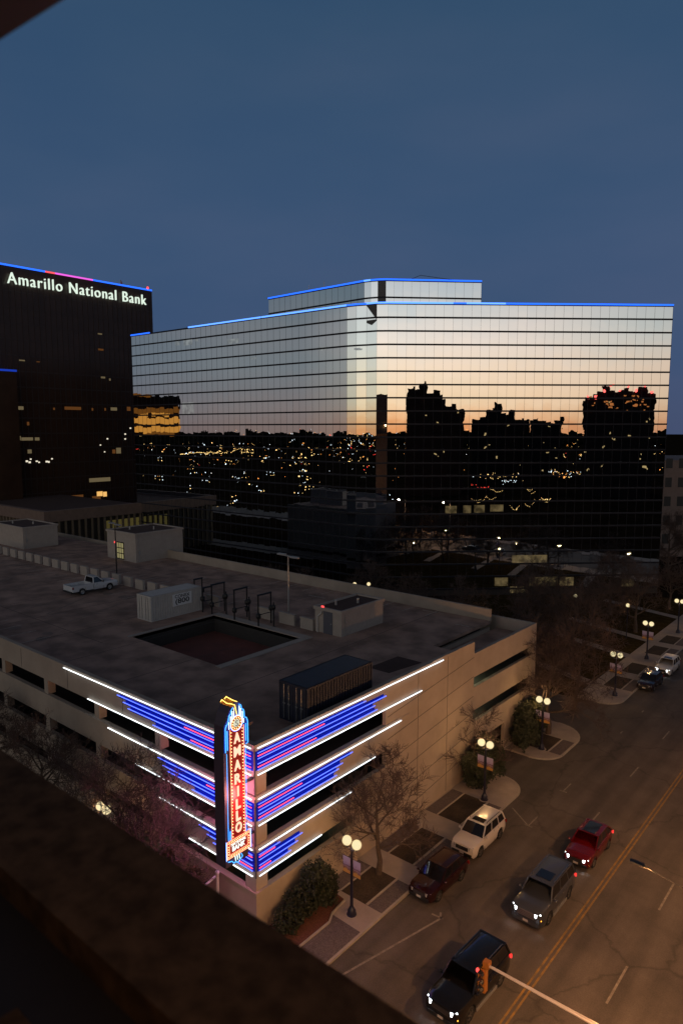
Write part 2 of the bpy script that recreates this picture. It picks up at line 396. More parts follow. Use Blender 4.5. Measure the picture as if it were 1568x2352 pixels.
# lower northern bay
for a, b in ((8.52, 10.55), (5.62, 7.65), (2.7, 4.6)): m.box(GX-T, GX, 49.45, 61.1, a, b)
m.box(GX-T, GX, 49.45, 51.4, 0, 2.7); m.box(GX-T, GX, 55.2, 61.1, 0, 2.7)
for y in (49.45+9.6, ): 
    for a in (7.65, 4.6): m.box(GX-T, GX, 60.2, 61.1, a, a+1.02)
# north wall
m.box(WX, GX, 61.1, 61.4, 0, 10.55)
m.box(-84, -31.3, 59.6, 59.9, 10.3, 11.55)
m.box(-31.6, -31.3, 50, 59.6, 9.4, 9.75)
m.build('outer_wall', CONC, gar)
m = MB()   # panel joints
for z0 in (10.25, 8.6, 6.9, 5.5, 3.9, 2.2): m.bar((GX+.006, 37.4, z0-1.2), (GX+.006, 49.4, z0+.0), .012, .035)
for y in (41.2, 45.3): m.bar((GX+.006, y, .3), (GX+.006, y, 11.4), .012, .03, up=(0,1,0))
for x in range(12): m.bar((-51-7.3*(x-1)+3.4, GY-.006, 9.75), (-51-7.3*(x-1)+3.4, GY-.006, 11.35), .03, .012, up=(0,1,0))
m.build('panel_joint', DARKW, gar)
for z0, z1 in ((8.52,9.68),(5.53,6.66),(2.7,3.62)):
    MB().box(GX-.95, GX-.06, GY+.06, GY+.95, z0, z1).build('corner_column', CONC, gar)
k = 0
while True:
    x = -43.75 - 7.3*(k-1)
    if x < -110: break
    for z0, z1 in ((8.52,9.68),(5.53,6.66),(2.7,3.62)): MB().box(x-.3, x+.3, GY+.05, GY+.65, z0, z1).build('column', CONC, gar)
    k += 1
# roof deck with its square opening, upper floors, dark core
HX0, HX1, HY0, HY1 = -53.4, -41.5, 34.2, 43.6
def ring(mm, z, th, y1=59.7):
    mm.box(WX, HX0, GY+T, y1, z-th, z); mm.box(HX1, GX-T, GY+T, 49.45, z-th, z)
    mm.box(HX0, HX1, GY+T, HY0, z-th, z); mm.box(HX0, HX1, HY1, y1, z-th, z)
    mm.box(HX1, -31.3, 49.45, y1, z-th, z)
m = MB(); ring(m, 10.4, .3); m.box(-31.3, GX-T, 49.45, 61.1, 9.1, 9.4)
m.build('roof_deck', DECK, gar)
m = MB()
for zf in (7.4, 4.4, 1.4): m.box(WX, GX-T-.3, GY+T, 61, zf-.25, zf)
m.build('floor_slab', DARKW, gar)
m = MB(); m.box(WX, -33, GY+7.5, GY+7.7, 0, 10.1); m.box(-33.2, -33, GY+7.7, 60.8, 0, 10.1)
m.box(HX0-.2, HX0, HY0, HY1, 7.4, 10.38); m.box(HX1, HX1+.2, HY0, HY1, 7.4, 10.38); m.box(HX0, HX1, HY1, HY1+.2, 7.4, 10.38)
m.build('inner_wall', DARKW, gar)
m = MB()
MB().box(HX0, HX1, HY0, HY1, 8.6, 8.8).build('opening_floor', pmat('rusty_floor', (.16,.05,.04), .9, col2=(.09,.035,.028), scale=.3), gar)
for x0, x1, y0, y1 in ((HX0-.35,HX0,HY0-.3,HY1+.9),(HX1,HX1+.7,HY0-.3,HY1+.9),(HX0,HX1,HY1,HY1+.9)): m.box(x0,x1,y0,y1,10.4,10.47)
m.build('opening_kerb', STUCCO, gar)
m = MB()
for p, q in (((-38.57,60.0-1.2),(-36.2,60.2-1.2)),((-33.3,56.5),(-31.9,56.6)),((-45,57),(-42.6,57.1)),((-52,56),(-49.6,56.1)),((-60,52),(-60,54.4)),((-64,52),(-64,54.4)),((-68,52),(-68,54.4))):
    m.bar((*p,10.405),(*q,10.405),.12,.008)
for i in range(14): m.bar((-100+2.8*i,41.5,10.405),(-100+2.8*i,44.2,10.405),.1,.008)
for i in range(16): m.bar((-98+2.8*i,47.6,10.405),(-98+2.8*i,50.6,10.405),.1,.008)
for i in range(22): m.bar((-96+2.8*i,57.2,10.405),(-96+2.8*i,59.6,10.405),.1,.008)
for i in range(17): m.bar((-104+2.8*i,25.6,10.405),(-104+2.8*i,29.6,10.405),.1,.008)
bm = m.build('bay_marking', pmat('worn_bay_paint', (.42,.38,.34), .8, col2=(.24,.19,.16), scale=3), gar)
m = MB()
for i in range(11): m.bar((-110+7.3*i,25.3,10.402),(-110+7.3*i,59.4,10.402),.05,.004)
for yj in (31.5, 45.2, 52.5):
    m.bar((-117,yj,10.402),(HX0-.4,yj,10.402),.05,.004)
m.build('deck_joint', pmat('tar_joint', (.05,.04,.035), .8, var=0), gar)
m = MB()
rj = random.Random(2)
for i in range(46):
    cx_, cy_ = rj.uniform(-108,-58), rj.choice((rj.uniform(26,30), rj.uniform(41,44.5), rj.uniform(47,51))); rr_ = rj.uniform(.2,.7)
    m.poly([(cx_+rr_*math.cos(a_*.7)*rj.uniform(.7,1.2), cy_+rr_*math.sin(a_*.7)*rj.uniform(.7,1.2), 10.4015) for a_ in range(9)])
for i in range(9): x_ = rj.uniform(-104,-60); m.bar((x_,33,10.4012),(x_+rj.uniform(-6,6),40,10.4012),.18,.002); m.bar((x_+1.6,33,10.4012),(x_+1.6+rj.uniform(-6,6),40,10.4012),.18,.002)
m.build('oil_stain', pmat('oil_stained_concrete', (.20,.14,.105), .7, var=.2), gar)
m = MB(); m.poly([(-32.2,41.5,10.406),(-30.2,41.5,10.406),(-29.6,45.2,10.406),(-32.0,45.2,10.406)]); m.build('roof_patch', ROOFB, gar)
# interior fluorescent light behind the northern openings and the low opening
for y, z in ((50.6, 9.0), (50.6, 6.9), (50.6, 4.3), (35.2, 4.1)):
    fx = MB(); fx.box(-30.2, -29.0, y-.08, y+.08, z-.04, z+.02)
    f = fx.build('fluorescent_fixture', emat('fluorescent', (.85, 1, .62), 6), gar)
m = MB()   # pale stair-core walls seen through the openings
m.box(-32.8, -27.75, 49.2, 49.4, 4.45, 9.05); m.box(-31.4, -31.2, 49.4, 53.2, 4.45, 9.05); m.box(-30.2,-30.0,34,38,1.5,4.2); m.build('core_wall', STUCCO, gar)
for y, z in ((51.0, 8.3), (51.0, 5.3)): lamp('interior_light', (-29.2, y, z), (.85, 1, .6), 60, .1, gar)
lamp('interior_light', (-28.9, 35.2, 3.4), (.85, 1, .6), 18, .08, gar)
# neon tubes
NR = .022
def neon(p, q, mat):
    t = MB(); t.tube([p, q], .032 if mat is NWHITE else .025, 6); return t.build('neon_tube', mat, gar)
OFF = .12
cor = .32
# street side: (z, y_end, material)
right = [(11.35,44.45,0),(11.06,34.8,1),(10.89,30.65,2),(10.73,37.05,1),(10.43,35.8,1),(10.24,29.9,2),(10.08,36.05,1),(9.78,41.5,0),
         (8.34,38.9,0),(8.03,33.4,1),(7.85,28.6,2),(7.66,32.4,1),(7.42,32.0,1),(7.23,27.9,2),(7.07,31.8,1),(6.76,35.85,0),
         (5.31,33.3,0),(5.0,26.7,1),(4.87,26.3,2),(4.68,28.6,1),(4.36,28.2,1),(4.19,25.95,2),(4.04,27.6,1),(3.71,30.35,0)]
left = [(11.35,-47.9,0),(11.06,-40.75,1),(10.89,-33.4,2),(10.73,-40.05,1),(10.43,-39.5,1),(10.24,-32.8,2),(10.08,-36.7,1),(9.78,-44.65,0),
        (8.34,-42.1,0),(8.03,-36.25,1),(7.85,-31.4,2),(7.66,-35.75,1),(7.42,-35.3,1),(7.23,-30.2,2),(7.07,-32.8,1),(6.76,-38.9,0),
        (5.31,-36.25,0),(5.0,-32.2,1),(4.87,-29.2,2),(4.68,-31.5,1),(4.36,-30.9,1),(4.19,-29.0,2),(4.04,-30.2,1),(3.71,-33.25,0)]
NM = [NWHITE, NBLUE, NPINK]
for z0, ye, k in right: neon((GX+OFF, GY+.16, z0), (GX+OFF, ye, z0), NM[k])
for z0, xe, k in left: neon((GX-.16, GY-OFF, z0), (xe, GY-OFF, z0), NM[k])
# blue enamel panels behind, stepped with the tubes
for bi in range(3):
    rr = [r for r in right[bi*8:bi*8+8] if r[2] == 1]; ll = [r for r in left[bi*8:bi*8+8] if r[2] == 1]
    for lst, nm in ((rr, 0), (ll, 1)):
        p = MB()
        for i, (z0, e, _) in enumerate(lst):
            top = z0+.07 if i == 0 else (z0+lst[i-1][0])/2
            bot = z0-.07 if i == len(lst)-1 else (z0+lst[i+1][0])/2
            if nm == 0: p.box(GX+.004, GX+.022, GY+.04, e-.15, bot, top)
            else: p.box(e+.15, GX-.04, GY-.022, GY-.004, bot, top)
        p.build('blue_backing_panel', BLUEP, gar)
c = MB(); c.box(GX-.03, GX+.045, GY-.045, GY+.03, 3.6, 11.5); c.build('corner_trim', pmat('grey_trim',(.08,.07,.075),.6,var=0), gar)
# clearance sign at the entrance
cs = thing('clearance_sign', 'small white clearance sign at the garage vehicle entrance beyond the evergreen', 'sign', (-26.6, 51.6, 0))
MB().box(-26.65,-26.55,51.3,51.9,1.3,2.3).build('sign_panel', WHITEM, cs)
MB().bar((-26.6,51.6,0),(-26.6,51.6,1.3),.08,.08).build('post', GREYM, cs)
p = MB()
for z0 in (1.5, 1.8, 2.05): p.box(-26.545,-26.54,51.42,51.78,z0,z0+.1)
p.build('marking', BLKPL, cs)

# ------------------------------------------------------------------ blade sign
SX = -27.0; KS = 27.0/28.1
def S(y, z, x=0): return (SX+x, y*KS, H-(H-z)*KS)
sg = thing('blade_sign', 'tall vertical red neon sign reading AMARILLO on a dark cabinet at the garage corner', 'neon sign', (SX-.45, 23.4, 3.6))
def prof(pts, x0, x1, name, mats, parent=sg):
    mm = MB(); n = len(pts); k = len(mm.v)
    a = [S(y, z, x0) for y, z in pts]; b = [S(y, z, x1) for y, z in pts]
    mm.v = a+b; mm.f = [tuple(range(n-1, -1, -1)), tuple(range(n, 2*n))] + [(i, (i+1) % n, n+(i+1) % n, n+i) for i in range(n)]; mm.m = [0]*len(mm.f)
    return mm.build(name, mats, parent)
CAB = pmat('dark_sign_cabinet', (.05, .035, .06), .5, var=.1)
YC = 24.29
cab = [(23.42,4.55),(25.1,4.55),(25.1,6.3),(24.9,6.9),(24.9,11.4),(25.1,12.7),(24.8,13.6),(24.5,14.0),(24.1,14.0),(23.75,13.5),(23.5,12.8),(23.42,11.4)]
prof(cab, -.85, -.05, 'cabinet', CAB)
REDP = pmat('red_sign_enamel', (.28, .006, .012), .4, var=0)
BLUS = pmat('blue_sign_enamel', (.01, .05, .35), .4, var=0)
scroll = [(23.42,11.35),(25.12,11.35),(25.15,12.75),(25.05,12.98),(24.92,13.0),(24.88,13.42),(24.78,13.56),(24.7,13.58),(24.66,13.82),(24.52,13.98),(24.29,14.02),(24.08,13.9),(23.95,13.7),(23.86,13.62),(23.76,13.45),(23.72,13.2),(23.62,13.1),(23.5,12.95),(23.44,12.8)]
prof(scroll, -.05, 0, 'scroll_panel', BLUS)
prof([(23.82,6.15),(24.78,6.15),(24.78,12.56),(23.82,12.56)], 0, .03, 'letter_panel', REDP)
prof([(23.42,5.12),(25.16,5.12),(25.16,6.15),(23.42,6.15)], 0, .035, 'lower_panel', REDP)
prof([(23.6,6.15),(23.82,6.15),(23.82,6.9),(23.62,6.75)], 0, .02, 'corner_scroll', BLUS); prof([(24.78,6.15),(25.0,6.15),(24.96,6.75),(24.78,6.9)], 0, .02, 'corner_scroll', BLUS)
def ntube(pts, mat, name='neon_tube', r=.022, x=.07, closed=False):
    P = [S(y, z, x) for y, z in pts]
    if closed: P.append(P[0])
    t = MB(); t.tube(P, r, 5); return t.build(name, mat, sg)
NCY = emat('neon_cyan', (.05, .33, 1.0), 3)
NORG = emat('neon_orange', (1.0, .26, .13), 3.5)
NGOLD = emat('neon_gold', (1.0, .58, .12), 3.2)
NSILV = emat('neon_silver', (.75, .95, .9), 2.2)
ntube([(23.47,11.4),(23.47,12.75),(23.55,12.95),(23.66,12.98),(23.7,13.2),(23.76,13.42),(23.88,13.5),(23.92,13.68),(24.06,13.84)], NCY)
ntube([(24.5,13.86),(24.62,13.78),(24.66,13.55),(24.78,13.48),(24.84,13.38),(24.86,13.0),(25.02,12.92),(25.1,12.7),(25.1,11.45),(24.95,11.4)], NCY)
ntube([(23.6,11.5),(23.6,12.6)], NCY); ntube([(24.95,11.6),(24.95,12.6)], NCY)
ntube([(23.54,6.2),(23.54,11.3)], NCY, r=.014); ntube([(24.92,6.95),(24.92,11.3)], NCY, r=.014)
ntube([(24.45,5.05),(24.55,4.85),(24.35,4.72),(24.2,4.62),(24.05,4.75),(23.9,4.72),(23.78,4.9),(23.5,4.98)], NCY)
for yy in (23.66, 23.72, 24.86): ntube([(yy,6.2),(yy,6.72)], NCY, r=.012)
for yy, z0, z1 in ((23.86,12.9,13.35),(23.98,13.1,13.62),(24.1,13.2,13.75),(24.5,13.2,13.78),(24.6,13.1,13.6),(24.72,12.9,13.4),(23.74,12.65,13.05),(24.8,12.7,12.95)): ntube([(yy,z0),(yy,z1)], NSILV, r=.022)
ntube([(23.80,6.1),(23.80,12.58)], NORG, r=.014); ntube([(24.80,6.1),(24.80,12.58)], NORG, r=.014)
ntube([(23.44,5.14),(23.44,6.14),(25.14,6.14),(25.14,5.14)], NORG, r=.02, closed=True); ntube([(23.62,5.32),(24.96,5.32),(24.96,5.96),(23.62,5.96)], NORG, r=.014, closed=True)
ntube([(23.38,5.08),(23.38,6.2)], emat('neon_blue_sign', (.12,.3,1.0), 6), r=.016); ntube([(25.2,5.08),(25.2,6.2),(24.98,6.25)], emat('neon_blue_sign', (.12,.3,1.0), 6), r=.016)
ntube([(YC+.40*math.cos(a*math.pi/10), 12.84+.40*math.sin(a*math.pi/10)) for a in range(20)], NORG, r=.02, closed=True)
ntube([(YC+.44*math.cos(a*math.pi/10), 12.84+.44*math.sin(a*math.pi/10)) for a in range(20)], emat('neon_blue_sign', (.12,.3,1.0), 6), r=.012, closed=True)
def disc(r0, x0, x1, mat, name):
    pts = [(YC+r0*math.cos(a*math.pi/12), 12.84+r0*math.sin(a*math.pi/12)) for a in range(24)]; return prof(pts, x0, x1, name, mat)
md = disc(.38, .03, .05, pmat('gold_enamel', (.35,.16,.03), .4, var=0), 'medallion')
disc(.22, .05, .07, pmat('pale_enamel', (.5,.6,.55), .4, var=0, emit=(.75,.95,.85), es=.55), 'medallion_face')
ntube([(YC+.08,12.96),(YC-.02,12.99),(YC-.09,12.93),(YC-.03,12.85),(YC+.06,12.82),(YC+.08,12.74),(YC,12.69),(YC-.09,12.72)], pmat('dark_teal_enamel', (.01,.06,.06), .5, var=0), 'emblem_swirl', r=.02, x=.085)
# bulbs
bl = MB()
for i in range(34):
    zz = 6.3+i*.185
    for yy in (23.89, 24.71): c_ = S(yy, zz, .06); bl.sphere(c_, .021, 6)
for i in range(12):
    a = i*math.pi/6; bl.sphere(S(YC+.3*math.cos(a), 12.84+.3*math.sin(a), .08), .022, 6)
for i in range(14):
    yy = 23.53+i*(25.05-23.53)/13
    for zz in (5.23, 6.05): bl.sphere(S(yy, zz, .07), .02, 6)
for zz in (5.4, 5.55, 5.7, 5.85):
    for yy in (23.53, 25.05): bl.sphere(S(yy, zz, .07), .02, 6)
bl.build('bulb', BULB, sg)
NLET = emat('neon_letter', (1.0, .50, .34), 1.7)
for ch, zb in zip('AMARILLO', (11.5, 10.72, 9.9, 9.12, 8.36, 7.62, 6.92, 6.22)):
    p = S(YC+.01, zb+.06, .075)
    text_obj('letter', ch, .56, NLET, sg, p, (0,1,0), (0,0,1), .02, .014, .01, width={'I': .11, 'M': .47, 'L': .33}.get(ch, .44))
NW2 = emat('neon_pale_letter', (.9, 1, .9), 1.6)
text_obj('lettering', 'NATIONAL', .17, NW2, sg, S(YC, 5.73, .06), (0,1,0), (0,0,1), .01, 0, width=1.05)
text_obj('lettering', 'BANK', .27, NW2, sg, S(YC, 5.38, .06), (0,1,0), (0,0,1), .01, .006, width=.9)
for yy in (24.0, 24.15, 24.3): ntube([(yy,5.1),(yy+.04,4.8)], NSILV, r=.02)
# gold boots on top: two bent plates edged with tube
GOLDP = pmat('gold_plate', (.30, .17, .03), .4, metal=.4, var=0)
prof([(24.22,13.3),(24.44,13.3),(24.5,13.94),(24.05,14.22),(23.62,14.5),(23.52,14.36),(23.9,14.1),(24.2,13.85)], -.2, -.1, 'gold_ornament', GOLDP)
prof([(24.05,13.6),(24.2,13.6),(24.1,13.98),(23.7,14.22),(23.22,14.5),(23.14,14.38),(23.6,14.05),(24.0,13.85)], .02, .08, 'gold_ornament', GOLDP)
ntube([(24.3,13.3),(24.15,13.93),(23.95,14.05),(23.6,14.2),(23.25,14.52),(23.17,14.42)], NGOLD, r=.022, x=.1)
ntube([(24.45,13.32),(24.52,13.95),(24.1,14.2),(23.68,14.52),(23.56,14.42)], NGOLD, r=.022, x=-.05)
for zz in (5.5, 8.8, 12.2):
    MB().bar((SX-.45, 24.2, H-(H-zz)*KS), (SX-.45, GY, H-(H-zz)*KS), .14, .14).build('bracket', CAB, sg)

lamp('street_face_glow', (SX+.55, 23.3, 9.3), (1, .30, .26), 230, .45, sg)      # the light its two neon faces give off
lamp('garage_face_glow', (SX-1.75, 22.9, 8.6), (1, .24, .50), 700, .45, sg)

# ------------------------------------------------------------------ things on the garage roof
RZ = 10.4
def stair_house(label, x0, x1, y0, y1, z1, window=None, door=None, pipe=None, lip=True, red=None):
    t = thing('stair_house', label, 'stair house', ((x0+x1)/2, (y0+y1)/2, RZ))
    MB().box(x0, x1, y0, y1, RZ, z1-.25).build('wall', STUCCO, t)
    m = MB()
    for a in ((x0-.12,x1+.12,y0-.12,y0+.12),(x0-.12,x1+.12,y1-.12,y1+.12),(x0-.12,x0+.12,y0+.12,y1-.12),(x1-.12,x1+.12,y0+.12,y1-.12)): m.box(*a, z1-.24, z1+.05)
    m.build('parapet', STUCCO, t)
    MB().box(x0+.12, x1-.12, y0+.12, y1-.12, z1-.25, z1-.1).build('roof', ROOFB, t)
    for vx, vy in ((.3,.3),(.65,.6)):
        MB().tube([(x0+(x1-x0)*vx, y0+(y1-y0)*vy, z1-.1),(x0+(x1-x0)*vx, y0+(y1-y0)*vy, z1+.35)], .12, 8).build('roof_vent', GREYM, t)
    MB().box(x1, x1+.03, y0+.5, y0+.54, RZ, z1-.3).box(x1, x1+.12, y0+.4, y0+.65, RZ+1.2, RZ+1.6).build('conduit_box', GREYM, t)
    if window:
        wx, wz = window
        f = MB().box(wx-.9, wx+.9, y0-.05, y0, wz-.1, wz+2.4).build('window', BLKPL, t)
        p = MB()
        for i in range(3):
            for j in range(3): p.box(wx-.8+.57*i, wx-.8+.57*i+.42, y0-.06, y0-.052, wz+.05+.78*j, wz+.7+.78*j)
        p.build('pane', emat('dim_window', (.85, .75, .35), .28), f)
    if door:
        d_ = MB().box(door-.55, door+.55, y0-.04, y0, RZ, RZ+2.1).build('door', pmat('grey_door', (.09,.09,.11), .6, var=0), t)
        MB().box(door+.35, door+.45, y0-.08, y0-.04, RZ+.95, RZ+1.05).build('handle', GREYM, d_)
    if pipe: MB().tube([(pipe,y0-.1,RZ),(pipe,y0-.1,z1-.9),(pipe+.45,y0-.1,z1-.5),(pipe+.45,y0-.1,z1-.3)], .07, 8).build('downpipe', WHITEM, t)
    if red: MB().box(red-.14, red+.14, y0-.1, y0, RZ+2.3, RZ+2.55).build('exit_light', emat('red_exit', (1,.08,.08), 1.6), t)
    return t
stair_house('square pale stair house with a lit window far back on the garage roof', -90.3, -83.1, 54.3, 62.3, 14.5, window=-87.0 and (-86.9, RZ+.2), red=-88.2)
stair_house('greenish pale stair house cut by the left edge of the view', -116, -106, 49.4, 55, 13.8)
stair_house('long stair house with brown roof, door and white downpipe beside the roof opening', -42.1, -38.9, 46.2, 52.4, 12.75, door=-40.5, pipe=-41.7, red=-41.1)
# low barrier blocks
i = 0
x = -109.0
while x < -58.5:
    w_ = 1.55; nm = 'barrier_block'
    b = MB(); b.box(x, x+w_, 45.35, 45.65, RZ, RZ+1.15); o = b.build(nm, STUCCO, None, origin=(x+w_/2, 45.5, RZ))
    tag(o, 'pale low concrete barrier block in the row crossing the garage roof', 'barrier block', 'barrier blocks across the garage roof'); x += 2.45
for a, b_ in ((-57.5,-55.6),(-49.6,-47.6),(-46.6,-44.6),(-43.8,-42.2)):
    b = MB(); b.box(a, b_, 46.0, 46.25, RZ, RZ+1.0); b.box(a-.03, b_+.03, 45.95, 46.3, RZ+1.0, RZ+1.1); o = b.build('capped_barrier', STUCCO, None, origin=((a+b_)/2, 46.1, RZ))
    tag(o, 'low wall piece with pale cap between the roof opening and the stair house', 'barrier block', 'capped low walls beside the roof opening')
# corrugated boxes
def cbox(name, label, x0, x1, y0, y1, z0, z1, mat, mat2, doors_y0=True):
    t = thing(name, label, 'shipping container', ((x0+x1)/2, (y0+y1)/2, z0))
    m = MB(); m.box(x0+.06, x1-.06, y0+.06, y1-.06, z0, z1-.06)
    n = int((y1-y0)/.28)
    for i in range(n):
        y = y0+.1+i*(y1-y0-.2)/n
        for xx in (x0, x1-.06): m.box(xx, xx+.06, y, y+.13, z0+.15, z1-.15)
    m.build('wall', mat, t)
    f = MB()
    for xx in (x0-.01, x1-.09):
        for yy in (y0-.01, y1-.09): f.box(xx, xx+.1, yy, yy+.1, z0, z1)
        f.box(xx, xx+.1, y0+.09, y1-.09, z0, z0+.12); f.box(xx, xx+.1, y0+.09, y1-.09, z1-.12, z1)
    for yy in (y0-.01, y1-.09):
        f.box(x0+.09, x1-.09, yy, yy+.1, z0, z0+.12); f.box(x0+.09, x1-.09, yy, yy+.1, z1-.12, z1)
    f.build('frame', mat, t)
    for k in (0, 1):
        a = x0+.12+k*(x1-x0-.24)/2; b = a+(x1-x0-.24)/2-.03
        d_ = MB().box(a, b, y0, y0+.06, z0+.13, z1-.13).build('door', mat2, t)
        r_ = MB()
        for q in (.3, .7): xx = a+(b-a)*q; r_.tube([(xx,y0-.04,z0+.15),(xx,y0-.04,z1-.15)], .03, 6); r_.box(xx-.08,xx+.12,y0-.06,y0-.03,z0+1.1,z0+1.18)
        r_.build('locking_rod', GREYM, d_)
    MB().box(x0+.02, x1-.02, y0+.02, y1-.02, z1-.05, z1).build('roof', mat, t)
    return t
sb = cbox('storage_container', 'pale storage container with a white phone sign beside the roof opening', -58.4, -56.1, 38.1, 44.2, RZ, RZ+2.5, WHITEM, WHITEM)
sp_ = MB().box(-56.08, -56.02, 40.6, 42.9, RZ+1.05, RZ+2.25).build('sign_panel', pmat('white_sign_panel', (.7,.7,.7), .6, var=0), sb)
text_obj('lettering', 'CONEX', .34, BLKPL, sb, (-56.01, 41.75, RZ+1.75), (0,1,0), (0,0,1), .004, .008, width=1.8)
text_obj('lettering', '(800', .5, BLKPL, sb, (-56.01, 41.75, RZ+1.15), (0,1,0), (0,0,1), .004, .012, width=1.7)
nb = cbox('storage_container', 'dark navy ribbed storage container standing behind the neon corner parapet', -30.75, -28.3, 30.3, 36.9, RZ, RZ+2.55, NAVYM, NAVYM)
# portal frames with lamp heads
def portal(x, y0, y1, zt, label, floods):
    t = thing('portal_frame', label, 'portal frame', (x, (y0+y1)/2, RZ), group='dark pipe frames behind the roof opening')
    for y in (y0, y1): MB().tube([(x,y,RZ),(x,y,zt)], .07, 6).build('post', BLKM, t)
    MB().tube([(x,y0-.07,zt),(x,y1+.07,zt)], .09, 6).build('crossbar', BLKM, t)
    MB().tube([(x,y0,RZ+1.1),(x,y1,RZ+1.1)], .04, 6).build('crossbar', BLKM, t)
    for y, zz in floods: MB().sphere((x,y,zz), .24, 10, sz=1.3).box(x-.05,x+.2,y-.14,y+.14,zz-.2,zz+.24).build('lamp_head', BLKPL, t)
portal(-57.35, 44.3, 45.3, 13.4, 'dark pipe frame leaning up against the pale container end', [(45.3, 12.1)])
portal(-55.3, 43.7, 44.9, 12.9, 'low dark pipe frame between container and opening corner', [(43.7,11.8)])
for k, xx in enumerate((-53.9, -50.5, -47.1)):
    portal(xx, 43.75, 45.4, 13.42, ['dark pipe frame with lamp heads at the far corner of the roof opening', 'second dark pipe frame along the roof opening from the container', 'dark pipe frame nearest the tall roof light pole'][k], [(43.75, 11.4), (45.4, 11.9), (45.4, 11.2)][: 2+(k == 1)])
    MB().tube([(xx+1.2,44.6,RZ),(xx+1.2,44.6,RZ+2.4)], .06, 6).sphere((xx+1.2,44.6,RZ+1.9), .22, 10, sz=1.5)
    q = MB(); q.tube([(xx+1.2,44.6,RZ),(xx+1.2,44.6,RZ+2.4)], .06, 6); q.sphere((xx+1.2,44.6,RZ+1.9), .2, 10, sz=1.5); q.lathe((xx+1.2,44.6,RZ), [(.16,0),(.16,.06),(.06,.07)], 8)
    tag(q.build('signal_post', BLKM, None, origin=(xx+1.2,44.6,RZ)), ['short dark post with round head right of the first pipe frame', 'short dark post with round head between second and third pipe frames', 'short dark post with round head by the tall light pole'][k], 'post', 'short dark posts behind the roof opening')
def roof_pole(x, y, zt, label, heads=True, mat=None):
    t = thing('roof_light_pole', label, 'light pole', (x, y, RZ))
    MB().lathe((x,y,RZ), [(.3,0),(.3,.5),(.12,.55)], 12).build('base', STUCCO, t)
    MB().tube([(x,y,RZ+.5),(x,y,zt)], [.09,.06], 8).build('pole', mat or GREYM, t)
    MB().bar((x-.9,y+.2,zt+.05), (x+.9,y-.2,zt+.05), .1, .1).build('arm', GREYM, t)
    for s in (-1, 1): MB().box(x+s*1.1-.5, x+s*1.1+.5, y-s*.25-.17, y-s*.25+.17, zt+.0, zt+.14).build('lamp_head', GREYM, t)
roof_pole(-46.2, 46.9, 16.8, 'tall pole with pale double lamp heads beside the roof opening')
roof_pole(-74.5, 45.9, 17.5, 'thin dark roof pole rising behind the white pickup', mat=BLKM)

# ------------------------------------------------------------------ glass office building (mirror curtain wall)
gl = thing('glass_office_building', 'large mirrored glass office building with rounded corner and blue roofline strip', 'office building', (-76, 94, 0))
ZT = 49.6
A_ = Vector((-137.99, 90.97)); B_ = Vector((-76.94, 92.81)); C_ = Vector((-70.11, 95.24)); D_ = Vector((-34.66, 128.08))
path = [A_, B_]
for kk in range(1, 4): path.append(path[-1] + Vector((math.cos(R(1.73+8.22*kk)), math.sin(R(1.73+8.22*kk))))*1.83) if kk < 3 else path.append(C_ - Vector((math.cos(R(36.6)), math.sin(R(36.6))))*1.85)
path += [C_, D_]
rng = random.Random(3)
def curtain(path, z_top, z_bot, pitch, pane_w, name_prefix, parent, sigma=.0013, skip=None):
    pan = MB(); mul = MB(); lin = MB(); rows = int(round((z_top-z_bot)/pitch)); pitch = (z_top-z_bot)/rows
    rt = [rng.gauss(0, .0005) for _ in range(rows)]
    for si in range(len(path)-1):
        p, q = path[si], path[si+1]; L = (q-p).length; n = max(1, int(round(L/pane_w))); u = (q-p)/L; nn = Vector((u.y, -u.x))
        for i in range(n):
            a = L*i/n; b = L*(i+1)/n
            for r_ in range(rows):
                z1 = z_top-r_*pitch; z0 = z1-pitch
                ta = rng.gauss(0, sigma*.5); tb = rng.gauss(0, sigma)+rt[r_]; w_ = b-a
                offs = [(-ta*w_/2-tb*pitch/2), (ta*w_/2-tb*pitch/2), (ta*w_/2+tb*pitch/2), (-ta*w_/2+tb*pitch/2)]
                pts = []
                for (s_, z_), of in zip(((a,z0),(b,z0),(b,z1),(a,z1)), offs):
                    c = p+u*s_+nn*of; pts.append((c.x, c.y, z_))
                pan.poly(pts)
            c = p+u*b+nn*.008
            if n > 1 or True: mul.bar((c.x,c.y,z_bot), (c.x,c.y,z_top), .03, .018, up=(u.x,u.y,0))
        for r_ in range(rows+1):
            zz = z_top-r_*pitch; a = p+nn*.03-u*.02; b = q+nn*.03+u*.02
            lin.bar((a.x,a.y,zz),(b.x,b.y,zz), .12, .27)
    pan.build(name_prefix+'glass_skin', MIRROR, parent); mul.build('mullion', pmat('dark_mullion', (.06,.06,.07), .7, var=0, spec=.1), parent); lin.build('spandrel_line', pmat('spandrel_black', (.014,.013,.018), .6, var=0, spec=.2), parent)
curtain(path, ZT, 1.2, 2.2, 1.58, '', gl)
un = Vector((-.68, .73))
back = [D_+un*28, Vector((-137, 150))]
def inset(path, e):
    r_ = []
    for i, p in enumerate(path):
        u = ((path[min(i+1,len(path)-1)]-path[max(i-1,0)])).normalized(); r_.append(p + Vector((-u.y, u.x))*e)
    return r_
body = inset(path, .12)+back
MB().prism([tuple(p) for p in body], 0, ZT-.02).build('core', DARKW, gl)
